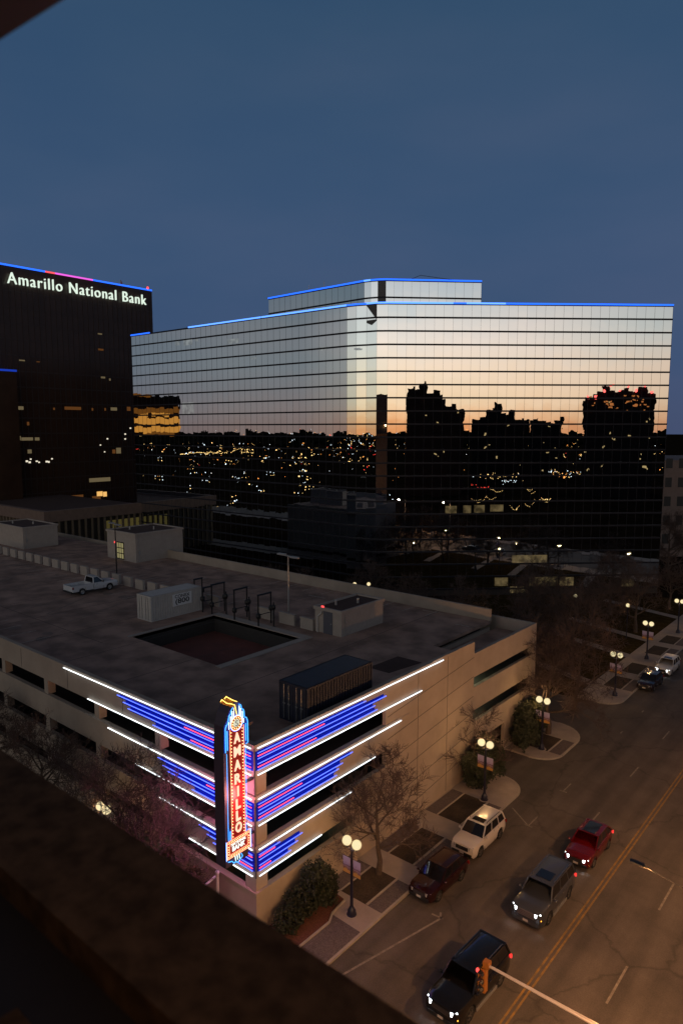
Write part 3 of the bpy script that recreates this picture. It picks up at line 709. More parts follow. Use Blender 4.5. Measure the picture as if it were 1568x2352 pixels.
# pale side panel of the east end
# roofline strip
def ray(x, y):
    u = x-784; v = y-1176; cp, sp = math.cos(PITCH), math.sin(PITCH)
    f = 1590*cp - v*sp; return rv*u + hv*f
def on_line(px, py, P, Q):
    dd = ray(px, py); d2 = Vector((dd.x, dd.y)); e = Q-P
    den = d2.x*(-e.y)-d2.y*(-e.x); t = (P.x*(-e.y)-P.y*(-e.x))/den
    X = d2*t; return X
def strip(P, Q, z, mat, parent, off=.12):
    u = (Q-P).normalized(); nn = Vector((u.y, -u.x)); P = P+nn*off; Q = Q+nn*off
    MB().bar((P.x,P.y,z),(Q.x,Q.y,z), .2, .26).build('light_strip', mat, parent)
s1 = on_line(345, 766, A_, B_); s2 = on_line(434, 752, A_, B_)
strip(A_, s1, ZT+.15, STRIPB, gl); strip(s2, on_line(600,728,A_,B_), ZT+.15, STRIPL, gl); strip(on_line(602,728,A_,B_), B_, ZT+.15, STRIPL, gl)
for i in range(1, 5): strip(path[i], path[i+1], ZT+.15, STRIPB if i < 3 else STRIPL, gl)
e1, e2, e3, e4 = (on_line(x, 699, C_, D_) for x in (1040, 1070, 1100, 1160))
strip(C_, e1, ZT+.15, STRIPL, gl); strip(e1, e2, ZT+.15, STRIPB, gl); strip(e2, e3, ZT+.15, STRIPL, gl); strip(e3, e4, ZT+.15, STRIPL, gl); strip(e4, D_, ZT+.15, STRIPB, gl)
dk = MB(); a, b = path[3], path[4]; u = (b-a).normalized(); nn = Vector((u.y, -u.x))*.05
f1 = a+nn; f2 = b+nn
dk.poly([(f1.x,f1.y,ZT-.2),(f2.x+u.x*.0,f2.y,ZT-2.6),(f2.x,f2.y,ZT-.1),(f1.x,f1.y,ZT-.1)])
fm = (f1+f2)/2; dk.poly([(f1.x,f1.y,ZT-3.0),(fm.x,fm.y,ZT-3.4),(f2.x,f2.y,ZT-2.7),(f2.x,f2.y,ZT-2.5),(f1.x,f1.y,ZT-2.6)])
dk.build('dark_panel', pmat('broken_panel', (.02,.017,.02), .4, var=0), gl)
# penthouse
pp = [Vector((-103.9,100.6)), Vector((-78.9,100.0))]
for kk in range(1, 4): pp.append(pp[-1] + Vector((math.cos(R(-1+11*kk)), math.sin(R(-1+11*kk))))*1.3)
pp.append(Vector((-63.1, 113.7)))
curtain(pp, 55.0, ZT-.4, 2.9, 1.58, 'penthouse_', gl)
MB().prism([tuple(p) for p in inset(pp, .1)]+[(-70,121),(-104,121)], ZT, 54.98).build('penthouse_core', DARKW, gl)
for i in range(len(pp)-1): strip(pp[i], pp[i+1], 55.15, STRIPB if i != 1 else STRIPL, gl)
a, b = pp[3], pp[4]; u = (b-a).normalized(); nn = Vector((u.y, -u.x))*.05; b = a+u*1.45
MB().poly([((a+nn).x,(a+nn).y,ZT),((b+nn).x,(b+nn).y,ZT),((b+nn).x,(b+nn).y,54.95),((a+nn).x,(a+nn).y,54.95)]).build('dark_panel', MATS['broken_panel'], gl)
for (x_, y_, h_) in ((-96,104,2.2),(-92,104,2.4),(-76,108,.9)): MB().tube([(x_,y_,55),(x_,y_,55+h_)], .05, 5).build('antenna', GREYM, gl)
q = MB(); q.tube([(-76,106,55),(-72,107.5,56.4),(-66,111,55.2)], .05, 4); q.build('window_washing_davit', BLKM, gl)
# lit offices behind the mirror, and glowing panels painted in for mirrored lights
def lit(px, py, wpx, hpx, P, Q, mat, parent, name='lit_or_mirrored_pane'):
    a = on_line(px-wpx/2, py, P, Q); b = on_line(px+wpx/2, py, P, Q); dist = (a.dot(Vector(hv[:2]))+b.dot(Vector(hv[:2])))/2
    z = H-(py-985)/1601*dist*1.0; hh = hpx/1601*dist; u = (b-a).normalized(); nn = Vector((u.y,-u.x))*.02; a = a+nn; b = b+nn
    return MB().poly([(a.x,a.y,z-hh/2),(b.x,b.y,z-hh/2),(b.x,b.y,z+hh/2),(a.x,a.y,z+hh/2)]).build(name, mat, parent)
def litmix(name, col, s, al):      # glow mixed with mirror, for lit rooms and painted reflections
    m = bpy.data.materials.new(name); m.use_nodes = True; nt = m.node_tree; nt.nodes.clear()
    o = nt.nodes.new('ShaderNodeOutputMaterial'); e = nt.nodes.new('ShaderNodeEmission'); gg = nt.nodes.new('ShaderNodeBsdfGlossy'); mx_ = nt.nodes.new('ShaderNodeMixShader')
    tcn = nt.nodes.new('ShaderNodeTexCoord'); n = nt.nodes.new('ShaderNodeTexNoise'); n.inputs['Scale'].default_value = .9; n.inputs['Detail'].default_value = 4
    nt.links.new(tcn.outputs['Object'], n.inputs['Vector']); r_ = ramp(nt, [(.35, tuple(c*.25 for c in col)), (.65, col)], n.outputs['Fac']); nt.links.new(r_.outputs[0], e.inputs[0])
    e.inputs[1].default_value = s; gg.inputs['Roughness'].default_value = 0; gg.inputs['Color'].default_value = (.74,.77,.79,1); mx_.inputs[0].default_value = al
    nt.links.new(gg.outputs[0], mx_.inputs[1]); nt.links.new(e.outputs[0], mx_.inputs[2]); nt.links.new(mx_.outputs[0], o.inputs[0]); return m
LMIRR = litmix('mirrored_lights_glow', (.9, .66, .30), .22, .6); LOFC = litmix('lit_office_pale', (.75, .8, .75), .55, .35); LORG = litmix('lit_orange', (1, .55, .2), .8, .8)
for x_, y_, w_, h_ in ((408,792,10,11),(432,790,20,14),(452,786,8,5),(535,788,26,10),(582,826,14,5),(740,805,20,9),(820,805,14,4),(432,938,26,26)): lit(x_, y_, w_, h_, A_, B_, LOFC, gl)
for x_, y_, w_, h_ in ((1215,1289,80,20),(1150,1343,30,20),(1190,1362,40,16),(1230,1342,30,20),(1262,1342,34,22),(1300,1342,32,20),(1440,1345,28,18),(1035,1172,26,18),(1072,1171,18,18),(1100,1170,24,18),(1140,1168,30,16)): lit(x_, y_, w_, h_, C_, D_, LMIRR, gl)  # reflected lights painted as glowing panels on the glass

# ------------------------------------------------------------------ dark bank tower with letters, podium
bt = thing('bank_tower', 'tall black bank tower with lit white lettering below a blue and magenta roofline', 'office tower', (-200, 98, 0))
TX = -181.0
MB().box(-224, TX, 62, 126.9, 0, 69.9).build('wall', TOWERM, bt)
m = MB()
yy = 62.5
while yy < 126.9: m.bar((TX+.06,yy,0),(TX+.06,yy,66.5), .12, .22, up=(0,1,0)); yy += 1.55
m.build('fin', pmat('black_fin', (.035,.02,.014), .5, var=0), bt)
m = MB()
for k in range(1, 17): m.box(TX, TX+.05, 62, 126.9, 4*k-.35, 4*k)
m.build('floor_band', pmat('brown_band', (.03,.018,.014), .6, var=0), bt)
def strip2(y0, y1, mat): MB().box(TX-.1, TX+.2, y0, y1, 69.9, 70.3).build('light_strip', mat, bt)
strip2(62, 93.9, STRIPB); strip2(94, 96.6, STRIPR); strip2(96.7, 107.6, STRIPM); strip2(107.7, 126.9, STRIPB)
text_obj('lettering', 'Amarillo National Bank', 3.0, emat('white_sign_letter', (.85,1,.85), .95), bt, (TX+1.0, 103.8, 64.6), (0,1,0), (0,0,1), .25, -.035, width=40.6, spacing=1.16)
MB().sphere((TX-1,126.2,70.9), .35, 8).build('beacon', emat('red_beacon', (1,.05,.05), 3), bt)
fp = MB(); fp.tube([(TX-8,121.5,69.9),(TX-8,121.5,73.5)], .07, 5); fp.build('flagpole', GREYM, bt)
fg = MB(); fg.poly([(TX-8,121.6,73.4),(TX-8,122.1,72.9),(TX-8,122.5,71.3),(TX-8,121.9,71.0),(TX-8,121.6,71.4)]); fg.build('flag', pmat('striped_flag', (.35,.05,.06), .9, col2=(.3,.3,.35), scale=3), bt)
WDIM = emat('dim_pale_window', (.55,.42,.22), .22); WWARM = emat('warm_window', (1,.55,.16), .9); WDOT = emat('window_dot', (1,.9,.7), .9); WBRN = emat('brown_window', (.8,.3,.08), .12)
def towerwin(px, py, wpx, hpx, mat):
    dd = ray(px, py); t = (TX+.12)/dd.x; y = dd.y*t; dist = dd.dot(hv)*t
    cp, sp = math.cos(PITCH), math.sin(PITCH); zz = H + (-1590*sp-(py-1176)*cp)*t
    ww = wpx/1601*dist*1.35; hh = hpx/1601*dist
    MB().poly([(TX+.14,y-ww/2,zz-hh/2),(TX+.14,y+ww/2,zz-hh/2),(TX+.14,y+ww/2,zz+hh/2),(TX+.14,y-ww/2,zz+hh/2)]).build('window', mat, bt)
def c7(x, y): return x*.4, 721+y*.4
for x_, y_, w_, h_, mt in ((575,115,8,3,WDIM),(580,205,10,4,WBRN),(128,267,10,3,WDIM),(220,275,6,2,WBRN),(593,365,8,4,WDIM),(632,377,3,5,WDIM),(100,540,22,8,WDIM),(420,542,30,7,WBRN),(655,546,12,7,WDIM),(740,545,7,9,WBRN),(312,545,3,5,WBRN),(532,548,3,6,WBRN),(605,548,3,6,WBRN),
        (88,714,20,10,WDIM),(158,718,20,7,WDIM),(215,718,8,7,WDIM),(172,790,7,9,WDIM),(682,785,9,13,WDIM),(655,790,6,9,WBRN),(575,952,40,9,WDIM),(85,630,8,9,WBRN),(163,630,4,8,WBRN),
        (574,1033,11,11,WWARM),(604,1035,7,11,WWARM),(345,1056,5,7,WWARM),(440,1060,26,16,WBRN),(155,1078,7,7,WWARM),(230,1068,5,4,WWARM),(340,1070,25,14,WBRN),(555,1055,16,8,WBRN),
        (720,690,3,3,WDOT),(618,717,3,3,WDOT),(720,718,3,3,WDOT),(750,656,3,3,WDOT),(578,753,2.5,2.5,WDOT),(156,846,4,4,WDOT),(172,852,4,4,WDOT),(178,834,3,3,WDOT),(213,846,4,3,WDOT),(226,852,3,3,WDOT),(270,848,4,4,WDOT),(282,850,3,4,WDOT),(300,832,3,3,WDOT),(5,985,3,3,WDOT),(602,792,2.5,2.5,WDOT)):
    towerwin(*c7(x_, y_), w_, h_, mt)
pd = thing('bank_podium', 'low flat roofed building with pink-brown fascia and columns before the dark tower', 'building', (-150, 80, 0))
MB().box(-179.5, -137.6, 69.3, 95, 0, 10.2).build('wall', pmat('podium_wall', (.03,.022,.016), .6, var=.2), pd)
m = MB(); m.box(-180, -136.3, 68.0, 69.2, 9.9, 12.2); m.box(-137.5, -136.3, 69.2, 95, 9.9, 12.2); m.build('fascia', pmat('pinkish_stone', (.17,.115,.09), .85, scale=1), pd)
MB().box(-179.9, -137.5, 69.2, 95, 10.2, 11.2).build('roof', ROOFB, pd)
m = MB()
for k in range(17): m.box(-136.9, -136.4, 69.6+1.5*k, 69.9+1.5*k, 0, 9.9)
for k in range(26): m.box(-138-1.6*k, -137.6-1.6*k, 68.2, 68.7, 0, 9.9)
m.build('column', pmat('podium_column', (.16,.12,.08), .85), pd)
GW = emat('podium_window', (.75,.6,.18), .07)
for k in range(8): MB().box(-137.59, -137.55, 83.3+1.5*k-.6, 84.2+1.5*k-.6, 5.2, 8.8).build('window', GW, pd)
for k in range(5): MB().box(-141.0-1.6*k*1.9, -140.2-1.6*k*1.9, 69.25, 69.29, 4, 8).build('window', emat('podium_window_dim', (.6,.4,.12), .09), pd)
wg = thing('glass_wing', 'narrow dark wing with a blue top strip at the left edge of the view', 'building', (-178, 79, 0))
MB().box(-180.5, -176, 76, 82.6, 0, 43.2).build('wall', TOWERM, wg)
MB().box(-180.5, -175.9, 76, 82.7, 43.2, 43.7).build('light_strip', emat('dim_blue_strip', (.02,.08,.8), .5), wg)

# ------------------------------------------------------------------ hotel with the photographer's window
ht = thing('hotel_tower', 'dark hotel wall ledge and overhang just outside the window', 'hotel', (8, -12, 0))
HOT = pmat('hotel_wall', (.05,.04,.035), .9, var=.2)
MB().box(-4.9, 17, -26, -.9, 0, 40.6).build('wall', HOT, ht)
LB = pmat('ledge_reflection_brown', (.12,.07,.038), .95, var=.25, scale=2, scale2=9, spec=.1); LD = pmat('ledge_dark', (.022,.017,.017), .8, var=.2, scale=2)
m = MB(); m.box(-9, -.75, 1.26, 1.79, 26.2, 27.0); m.box(-.75, .95, 1.26, 1.79, 26.2, 27.0)  # brown strips shaped and coloured to imitate reflections of the room
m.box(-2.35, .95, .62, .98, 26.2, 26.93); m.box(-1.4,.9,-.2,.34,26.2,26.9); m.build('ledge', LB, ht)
m = MB(); m.box(-9, 1, -.9, 1.26, 26.0, 26.86); m.build('ledge_dark_slab', LD, ht)  # dark slab showing between the painted room reflections
def rayp(x, y, dist):
    dd = ray(x, y); cp, sp = math.cos(PITCH), math.sin(PITCH); zz = -1590*sp-(y-1176)*cp
    v = Vector((dd.x, dd.y, zz)); return v
def onz(x, y, z):
    v = rayp(x, y, 1); t = (z-H)/v.z; return (v.x*t, v.y*t)
a = onz(145, 0, 30.2); b = onz(0, 92, 30.2); a = Vector(a); b = Vector(b); u = (a-b).normalized(); a2 = a+u*1.5; b2 = b-u*2.0; nn = Vector((-.9, -.45))
cc = [tuple(b2), tuple(a2), tuple(a2+Vector((-1.2,-2.2))), tuple(b2+Vector((-2.6,-.6)))]
if (Vector(cc[2])-Vector(cc[0])).length: pass
ctr = (a+b)/2; away = Vector(onz(-80, -80, 30.2))-ctr; away = away.normalized()*1.6
MB().prism([tuple(b2), tuple(a2), tuple(a2+away), tuple(b2+away)], 30.2, 30.34).build('overhang', BLKPL, ht)
lamp('room_light', (.5, -.5, 29.8), (1, .55, .24), 75, .25, ht)

# ------------------------------------------------------------------ the city behind, seen in the mirror glass
def mirror_pt(P, P0, P1):
    u = (P1-P0).normalized(); w_ = P-P0; par = u*w_.dot(u); return P0+par-(w_-par)
def mirrored(px, depth, z, right=True):
    P = polar(px, depth); P = Vector((P.x, P.y)); q = mirror_pt(P, C_, D_) if right else mirror_pt(P, A_, B_)
    return q
SIL = pmat('unlit_facade', (.03,.02,.015), .9, var=.2, scale=.2, spec=.1)
def zy(y, dep): return H-(y-985)/1601*dep
def far_building(name, label, px0, px1, dep, ys, thick=25, right=True, wins=10, red=False, mat=None):
    c0 = mirrored((px0+px1)/2, dep, 0, right); t = thing(name, label, 'building', (c0.x, c0.y, 0))
    n = len(ys)
    m = MB(); wn = MB()
    for i, y in enumerate(ys):
        a = px0+(px1-px0)*i/n; b = px0+(px1-px0)*(i+1)/n
        P = [mirrored(a, dep, 0, right), mirrored(b, dep, 0, right), mirrored(b*1.0, dep+thick, 0, right), mirrored(a, dep+thick, 0, right)]
        P = [tuple(p) for p in P]; m.prism(P if right or True else P[::-1], 0, zy(y, dep))
    m.build('wall', mat or SIL, t)
    rr = random.Random(int(px0)); 
    for i in range(wins):
        x = rr.uniform(px0+4, px1-4); y = rr.uniform(max(ys)+8, 1090); a = mirrored(x-1.2, dep-.3, 0, right); b = mirrored(x+rr.uniform(1,4), dep-.3, 0, right); z = max(2, zy(y, dep))
        wn.poly([(a.x,a.y,z),(b.x,b.y,z),(b.x,b.y,z+.7),(a.x,a.y,z+.7)])
    wn.build('window', emat('far_window', (1,.7,.3), .5), t)
    if red:
        w2 = MB()
        for i in range(26):
            x = px0+(px1-px0)*rr.uniform(.05,.9); y = rr.choice((915,921,927,933,939,947))+rr.uniform(-.5,.5); a = mirrored(x-1.5, dep-.4, 0, right); b = mirrored(x+rr.uniform(1,7), dep-.4, 0, right); z = zy(y, dep)
            w2.poly([(a.x,a.y,z),(b.x,b.y,z),(b.x,b.y,z+.6),(a.x,a.y,z+.6)])
        w2.build('lit_storey', emat('orange_lit_storey', (1,.33,.09), .5), t)
        r_ = MB()
        for i in range(9):
            x = px0+(px1-px0)*(i+.5)/9; a = mirrored(x, dep-.5, 0, right); r_.sphere((a.x,a.y,zy(ys[min(n-1, i*n//9)]-2, dep)), rr.uniform(.4,.8), 6)
        r_.build('roof_lamp', emat('red_roof_lamp', (1,.12,.1), 3), t)
    return t
far_building('office_block', 'dark stepped office block mirrored left of centre in the glass', 933, 1064, 300, [897,893,880,905,903,915,932,926,940], wins=6)
far_building('office_block', 'low dark office block mirrored at the centre of the glass', 1083, 1215, 360, [962,958,944,930,950,938,962,958], wins=6)
far_building('apartment_block', 'dark apartment block mirrored beside the low office block in the glass', 1216, 1292, 420, [960,964,970,963], wins=8)
far_building('office_block', 'dark block with red roof lights mirrored near the right of the glass', 1338, 1500, 290, [915,905,892,900,896,903,893,905], wins=14, red=True)
# orange floodlit block mirrored at the left
fb = thing('floodlit_building', 'orange floodlit building mirrored at the left end of the glass', 'building', tuple(mirrored(360, 420, 0, False))+(0,))
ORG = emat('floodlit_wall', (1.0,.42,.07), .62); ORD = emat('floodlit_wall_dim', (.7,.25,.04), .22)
for x0, x1, y0, y1, mt in ((306,350,906,912,ORD),(306,414,938,950,ORD),(322,340,948,960,ORG),(350,392,949,956,ORG),(306,414,960,974,ORG),(306,414,980,993,ORG),(330,400,993,1000,ORD),(306,414,912,1001,None)):
    dep = 420 if mt is not None else 422
    a = mirrored(x0, dep, 0, False); b = mirrored(x1, dep, 0, False); c = mirrored(x1, dep+(1 if mt else 12), 0, False); d_ = mirrored(x0, dep+(1 if mt else 12), 0, False)
    MB().prism([tuple(a),tuple(b),tuple(c),tuple(d_)], zy(y1,dep), zy(y0,dep)).build('floodlit_storey' if mt else 'wall', mt or SIL, fb)
# lights of the town
rg = random.Random(11)
cols = [emat('town_warm', (1,.62,.22), 3.0), emat('town_white', (.85,.95,1), 3.0), emat('town_orange', (1,.36,.08), 2.2), emat('town_red', (1,.06,.04), 2.5)]
cl = MB()
def octa(c, r, mi):
    k = len(cl.v); x, y, z = c; cl.v += [(x+r,y,z),(x,y+r,z),(x-r,y,z),(x,y-r,z),(x,y,z+r),(x,y,z-r)]
    for f in ((0,1,4),(1,2,4),(2,3,4),(3,0,4),(1,0,5),(2,1,5),(3,2,5),(0,3,5)): cl.f.append(tuple(k+i for i in f)); cl.m.append(mi)
def towndot(px, py, z=None, s=1., mi=None, right=None, dep=None):
    right = px > 850 if right is None else right
    dep = dep or (H-(z if z is not None else rg.uniform(3,8)))*1601/max(4, py-985)
    q = mirrored(px, dep, 0, right); z = H-(py-985)/1601*dep
    if mi is None: mi = rg.choices([0,1,2,3], [5,3,4,.5])[0]
    octa((q.x, q.y, z), dep/1601*s, mi)
for i in range(800):
    px = rg.uniform(310, 1530); py = 990+abs(rg.gauss(0, 45))
    if 795 < px < 905 or py > 1135: continue
    towndot(px, py, s=rg.uniform(.4,1.15))
for i in range(26):       # lit windows and yards in small groups
    cx_, cy_ = rg.uniform(330, 800), rg.uniform(1040, 1200)
    for j in range(rg.choice((2,3,5,6))): towndot(cx_+(j%3)*rg.uniform(6,9), cy_+(j//3)*7+rg.uniform(-1,1), s=rg.uniform(.9,1.5), mi=rg.choice([0,0,1]), dep=236+rg.uniform(0,30))
for i in range(130): towndot(rg.uniform(640,800), 992+abs(rg.gauss(0,22)), s=rg.uniform(.4,.8))
for i in range(60):
    t = i/59; towndot(415+165*t+rg.uniform(-1,1), 1041-3*t+rg.gauss(0,1), s=1.0, mi=0)
for i in range(30): towndot(rg.uniform(530,580), 1030+rg.gauss(0,3), s=.9, mi=0)
for cx_, cy_ in ((665,1052),(670,1065),(703,1080),(705,1093),(540,1095),(430,1150),(430,1133),(485,1150),(500,1163),(560,1085),(520,1165),(470,1105),(438,1120)):
    for j in range(4): towndot(cx_+rg.uniform(-9,9), cy_+rg.uniform(-4,4), s=1.1, mi=rg.choice([0,0,1]), dep=260)
for i in range(70): towndot(rg.uniform(1262,1400), 1086-(0)+rg.gauss(0,3), s=.95, mi=rg.choice([0,0,2,1]), dep=330)
for i in range(16): towndot(rg.uniform(1400,1440), 1082+rg.gauss(0,4), s=1.2, mi=rg.choice([2,2,0]), dep=330)
for i in range(12): towndot(rg.uniform(1430,1490), 1068+rg.gauss(0,6), s=1.3, mi=1, dep=330)
for i in range(34): towndot(rg.uniform(1100,1190), 1093+rg.gauss(0,3), s=.9, mi=0, dep=300)
for i in range(16): towndot(rg.uniform(1155,1190), 1106+rg.gauss(0,2), s=.9, mi=1, dep=300)
for i in range(26): towndot(rg.uniform(1085,1120), 1117+rg.gauss(0,2), s=.9, mi=3, dep=270)
for k in range(14):       # strings of small lamps in garden trees
    x, y = rg.uniform(1065,1255), rg.uniform(1120,1168); a = rg.uniform(-.6,.3)
    for j in range(9): towndot(x+j*2.6, y+math.sin(a+j*.4)*5, s=.62, mi=0, dep=250)
for x_, y_ in ((895,1138),(902,1150),(898,1160),(905,1172),(900,1180),(805,1005),(1045,1180),(1150,1240),(1265,1198),(880,1030),(975,1095)): towndot(x_, y_, s=1.4, mi=1, dep=240, right=True)
for fi, (f0, f1_) in enumerate(((798,817),(819,840),(843,865))):      # lights seen by the facets of the rounded corner
    a_, b_ = path[fi+1], path[fi+2]
    for j in range(34):
        px = rg.uniform(f0, f1_); py = 992+abs(rg.gauss(0, 40)); dep = min(2500, 24*1601/max(4, py-985))
        if dep < 260: continue
        P = polar(px, dep); q = mirror_pt(Vector((P.x, P.y)), a_, b_); octa((q.x, q.y, H-(py-985)/1601*dep), dep/1601*rg.uniform(.5,1.1), rg.choices([0,1,2,3],[4,4,2,1.5])[0])
o = cl.build('town_lights', cols); o['kind'] = 'stuff'; tag(o, 'scattered small warm and white lights of the dark town mirrored in the glass', 'town lights')
tl = MB()
for i in range(700):       # low dark roofs and trees toward the horizon
    right = i % 2 == 0; px = rg.uniform(900,1560) if right else rg.uniform(280,820); dep = rg.uniform(1100, 2600)
    q = mirrored(px, dep, 0, right); w_ = rg.uniform(6,22); h_ = rg.uniform(3,10)+dep*.0035
    tl.lathe((q.x,q.y,0), [(w_*.6,0),(w_,h_*.4),(w_*.8,h_*.8),(w_*.2,h_)], 7)
o = tl.build('treeline', pmat('far_tree', (.016,.014,.009), 1, var=.2, spec=0), kind='stuff'); tag(o, 'dark lumpy treeline of the town along the mirrored horizon', 'treeline')

# ------------------------------------------------------------------ street lamps
BANN = bpy.data.materials.new('street_banner'); BANN.use_nodes = True
def _bann():
    nt = BANN.node_tree; b = nt.nodes['Principled BSDF']; b.inputs['Roughness'].default_value = .7
    tcn = nt.nodes.new('ShaderNodeTexCoord'); sp = nt.nodes.new('ShaderNodeSeparateXYZ'); nt.links.new(tcn.outputs['Generated'], sp.inputs[0])
    n = nt.nodes.new('ShaderNodeTexNoise'); n.inputs['Scale'].default_value = 5; n.inputs['Detail'].default_value = 3; nt.links.new(tcn.outputs['Generated'], n.inputs['Vector'])
    f = mathn(nt, 'ADD', sp.outputs['Z'], mathn(nt, 'MULTIPLY', mathn(nt, 'SUBTRACT', n.outputs['Fac'], .5), .5))
    r = ramp(nt, [(0, (.55,.28,.05)), (.2, (.6,.33,.08)), (.26, (.16,.08,.08)), (.4, (.35,.22,.28)), (.5, (.12,.07,.12)), (.6, (.42,.34,.52)), (1, (.5,.45,.62))], f)
    nt.links.new(r.outputs[0], b.inputs['Base Color'])
_bann()
GLOBE = bpy.data.materials.new('frosted_globe'); GLOBE.use_nodes = True
def _globe():
    nt = GLOBE.node_tree; nt.nodes.clear(); o = nt.nodes.new('ShaderNodeOutputMaterial'); e = nt.nodes.new('ShaderNodeEmission'); t = nt.nodes.new('ShaderNodeBsdfTransparent'); a = nt.nodes.new('ShaderNodeMixShader')
    lw = nt.nodes.new('ShaderNodeLayerWeight'); lw.inputs[0].default_value = .35
    r = ramp(nt, [(0, (1.0,.86,.50)), (.6, (1.0,.80,.42)), (1, (.95,.55,.16))], lw.outputs['Facing']); nt.links.new(r.outputs[0], e.inputs[0]); e.inputs[1].default_value = 1.1
    a.inputs[0].default_value = .35; nt.links.new(e.outputs[0], a.inputs[1]); nt.links.new(t.outputs[0], a.inputs[2]); nt.links.new(a.outputs[0], o.inputs[0])
_globe()
LCOL = (1.0, .56, .22)
LAMPM = pmat('lamp_post_paint', (.012,.012,.03), .4, var=0)
def street_lamp(x, y, z0, label, banners=True, power=210, rz=0, h=4.6, group='twin globe street lamps along the street'):
    t = thing('street_lamp', label, 'street lamp', (x, y, z0), group=group, local=True, rz=rz)
    MB().lathe((0,0,0), [(.3,0),(.3,.05),(.24,.08),(.24,.3),(.16,.42),(.11,.55)], 14).build('base', LAMPM, t, smooth=True)
    MB().lathe((0,0,-.005), [(.0001,.02),(.42,.02),(.42,0)], 18).build('footing', KERB, t)
    MB().tube([(0,0,.5),(0,0,h-.45)], [.10,.065], 12).build('pole', LAMPM, t, smooth=True)
    m = MB(); m.tube([(-.37,0,h-.28),(-.3,0,h-.42),(0,0,h-.5),(.3,0,h-.42),(.37,0,h-.28)], .035, 6); m.lathe((0,0,h-.6), [(.05,0),(.1,.1),(.05,.25),(.01,.4)], 8); m.build('arm', LAMPM, t)
    for s in (-1, 1):
        g_ = MB().sphere((s*.37,0,h), .29, 20).build('globe', GLOBE, t, smooth=True, angle=180)
        MB().lathe((s*.37,0,h-.36), [(.06,0),(.12,.05),(.1,.1)], 10).build('collar', LAMPM, g_)
        lamp('lamp_light', (s*.37,0,h), LCOL, power, .06, t)
    if banners:
        for s in (-1, 1):
            MB().box(s*.12, s*.66, -.012, .012, 2.55, 3.55).build('banner', BANN, t)
            MB().tube([(0,0,3.58),(s*.7,0,3.58)], .015, 5).build('banner_arm', LAMPM, t); MB().tube([(0,0,2.52),(s*.7,0,2.52)], .015, 5).build('banner_arm', LAMPM, t)
    return t
ls = [(-24.2,29.68,'twin globe street lamp with purple banners beside the big evergreen bush', True), (-24.45,46.4,'twin globe street lamp standing before the round evergreen by the garage wall', True),
      (-24.7,57.5,'twin globe street lamp with banners past the garage entrance', True), (-24.0,74.7,'twin globe street lamp left of the far parked dark car', True),
      (-25.1,89.6,'twin globe street lamp with pale banners behind the far white car', True), (-25.2,104.3,'twin globe street lamp at the right edge of the view', False)]
for x, y, lb, bn in ls: street_lamp(x, y, .12, lb, bn)
for x, y in ((-25.2,119),(-25.2,134)): street_lamp(x, y, .12, 'small twin globe street lamp far up the street at the right edge' if y < 125 else 'farthest twin globe street lamp up the street', False, 90)
street_lamp(-38.8, 22.3, .12, 'street lamp glowing through bare branches left of the neon sign', False, 150)
# park lamps before the glass building
for i, (px, dep, lb) in enumerate(((815,104,'left one of two bright lamps before the mirror building'),(848,104,'right one of two bright lamps before the mirror building'),(1336,110,'small park lamp low before the right half of the mirror building'),(1461,104,'small park lamp nearest the right corner of the mirror building'),(1107,100,'small park lamp among bare trees beyond the garage'))):
    P = polar(px, dep*.9)
    t = thing('park_lamp', lb, 'lamp', (P.x, P.y, 0), group='single globe park lamps', local=True)
    hz = 7.5 if i < 2 else 4.5
    MB().tube([(0,0,0),(0,0,hz)], .07, 6).build('pole', LAMPM, t)
    MB().sphere((0,0,hz+.25), .26, 10).build('globe', GLOBE, t, smooth=True, angle=180); lamp('lamp_light', (0,0,hz+.25), LCOL, 60, .06, t)
# tall sodium street lights of the opposite pavement
def cobra(x, y, label, power=2600, col=(1,.47,.17), dx=-1):
    t = thing('tall_street_light', label, 'street light', (x, y, .12), group='tall street lights on the opposite pavement')
    MB().tube([(x,y,.12),(x,y,9)], [.12,.08], 10).build('pole', GREYM, t)
    MB().tube([(x,y,8.8),(x+dx*1.2,y,9.5),(x+dx*3.1,y+.2,9.7)], .028, 8).build('arm', pmat('dark_pole_metal', (.05,.045,.045), .6, var=0), t)
    MB().box(x+dx*3.3-.3, x+dx*3.3+.3, y+.08, y+.32, 9.64, 9.76).build('lamp_head', pmat('dark_pole_metal', (.05,.045,.045), .6, var=0), t)
    lamp('lamp_light', (x+dx*3.3, y+.2, 9.45), col, power, .15, t)
cobra(-5.2, 30.4, 'tall street light on the opposite pavement near the crossing', 3600)
cobra(-5.2, 62, 'tall street light on the opposite pavement halfway up the block', 1500)
cobra(-5.2, 46.5, 'tall street light on the opposite pavement beside the red car', 2600)
cobra(-5.2, 18, 'tall street light on the opposite pavement south of the crossing', 3900)

# ------------------------------------------------------------------ traffic signal
ts = thing('traffic_signal', 'grey signal mast arm reaching over the street with a red lit signal head', 'traffic light', (-5.6, 24.9, .12))
AZ = 6.0
MB().tube([(-5.6,24.9,.12),(-5.6,24.9,6.3)], [.16,.12], 12).build('pole', GREYM, ts, smooth=True)
MB().tube([(-5.6,24.93,AZ+.05),(-9,24.97,AZ),(-12.75,25.0,AZ-.02)], [.11,.075,.055], 10).build('mast_arm', pmat('pale_mast', (.55,.5,.5), .35, metal=.5, var=.05), ts, smooth=True)
SYEL = pmat('signal_yellow', (.20,.075,.012), .5, var=.1)
br = MB().box(-12.98,-12.7,24.86,25.14,AZ-.12,AZ+.16).build('bracket', SYEL, ts)
hd = MB().box(-13.16,-12.82,24.82,25.08,AZ-1.28,AZ-.16).build('signal_head', SYEL, ts)
MB().box(-13.06,-13.03,24.74,25.2,AZ-1.4,AZ-.04).build('backplate', BLKPL, ts)
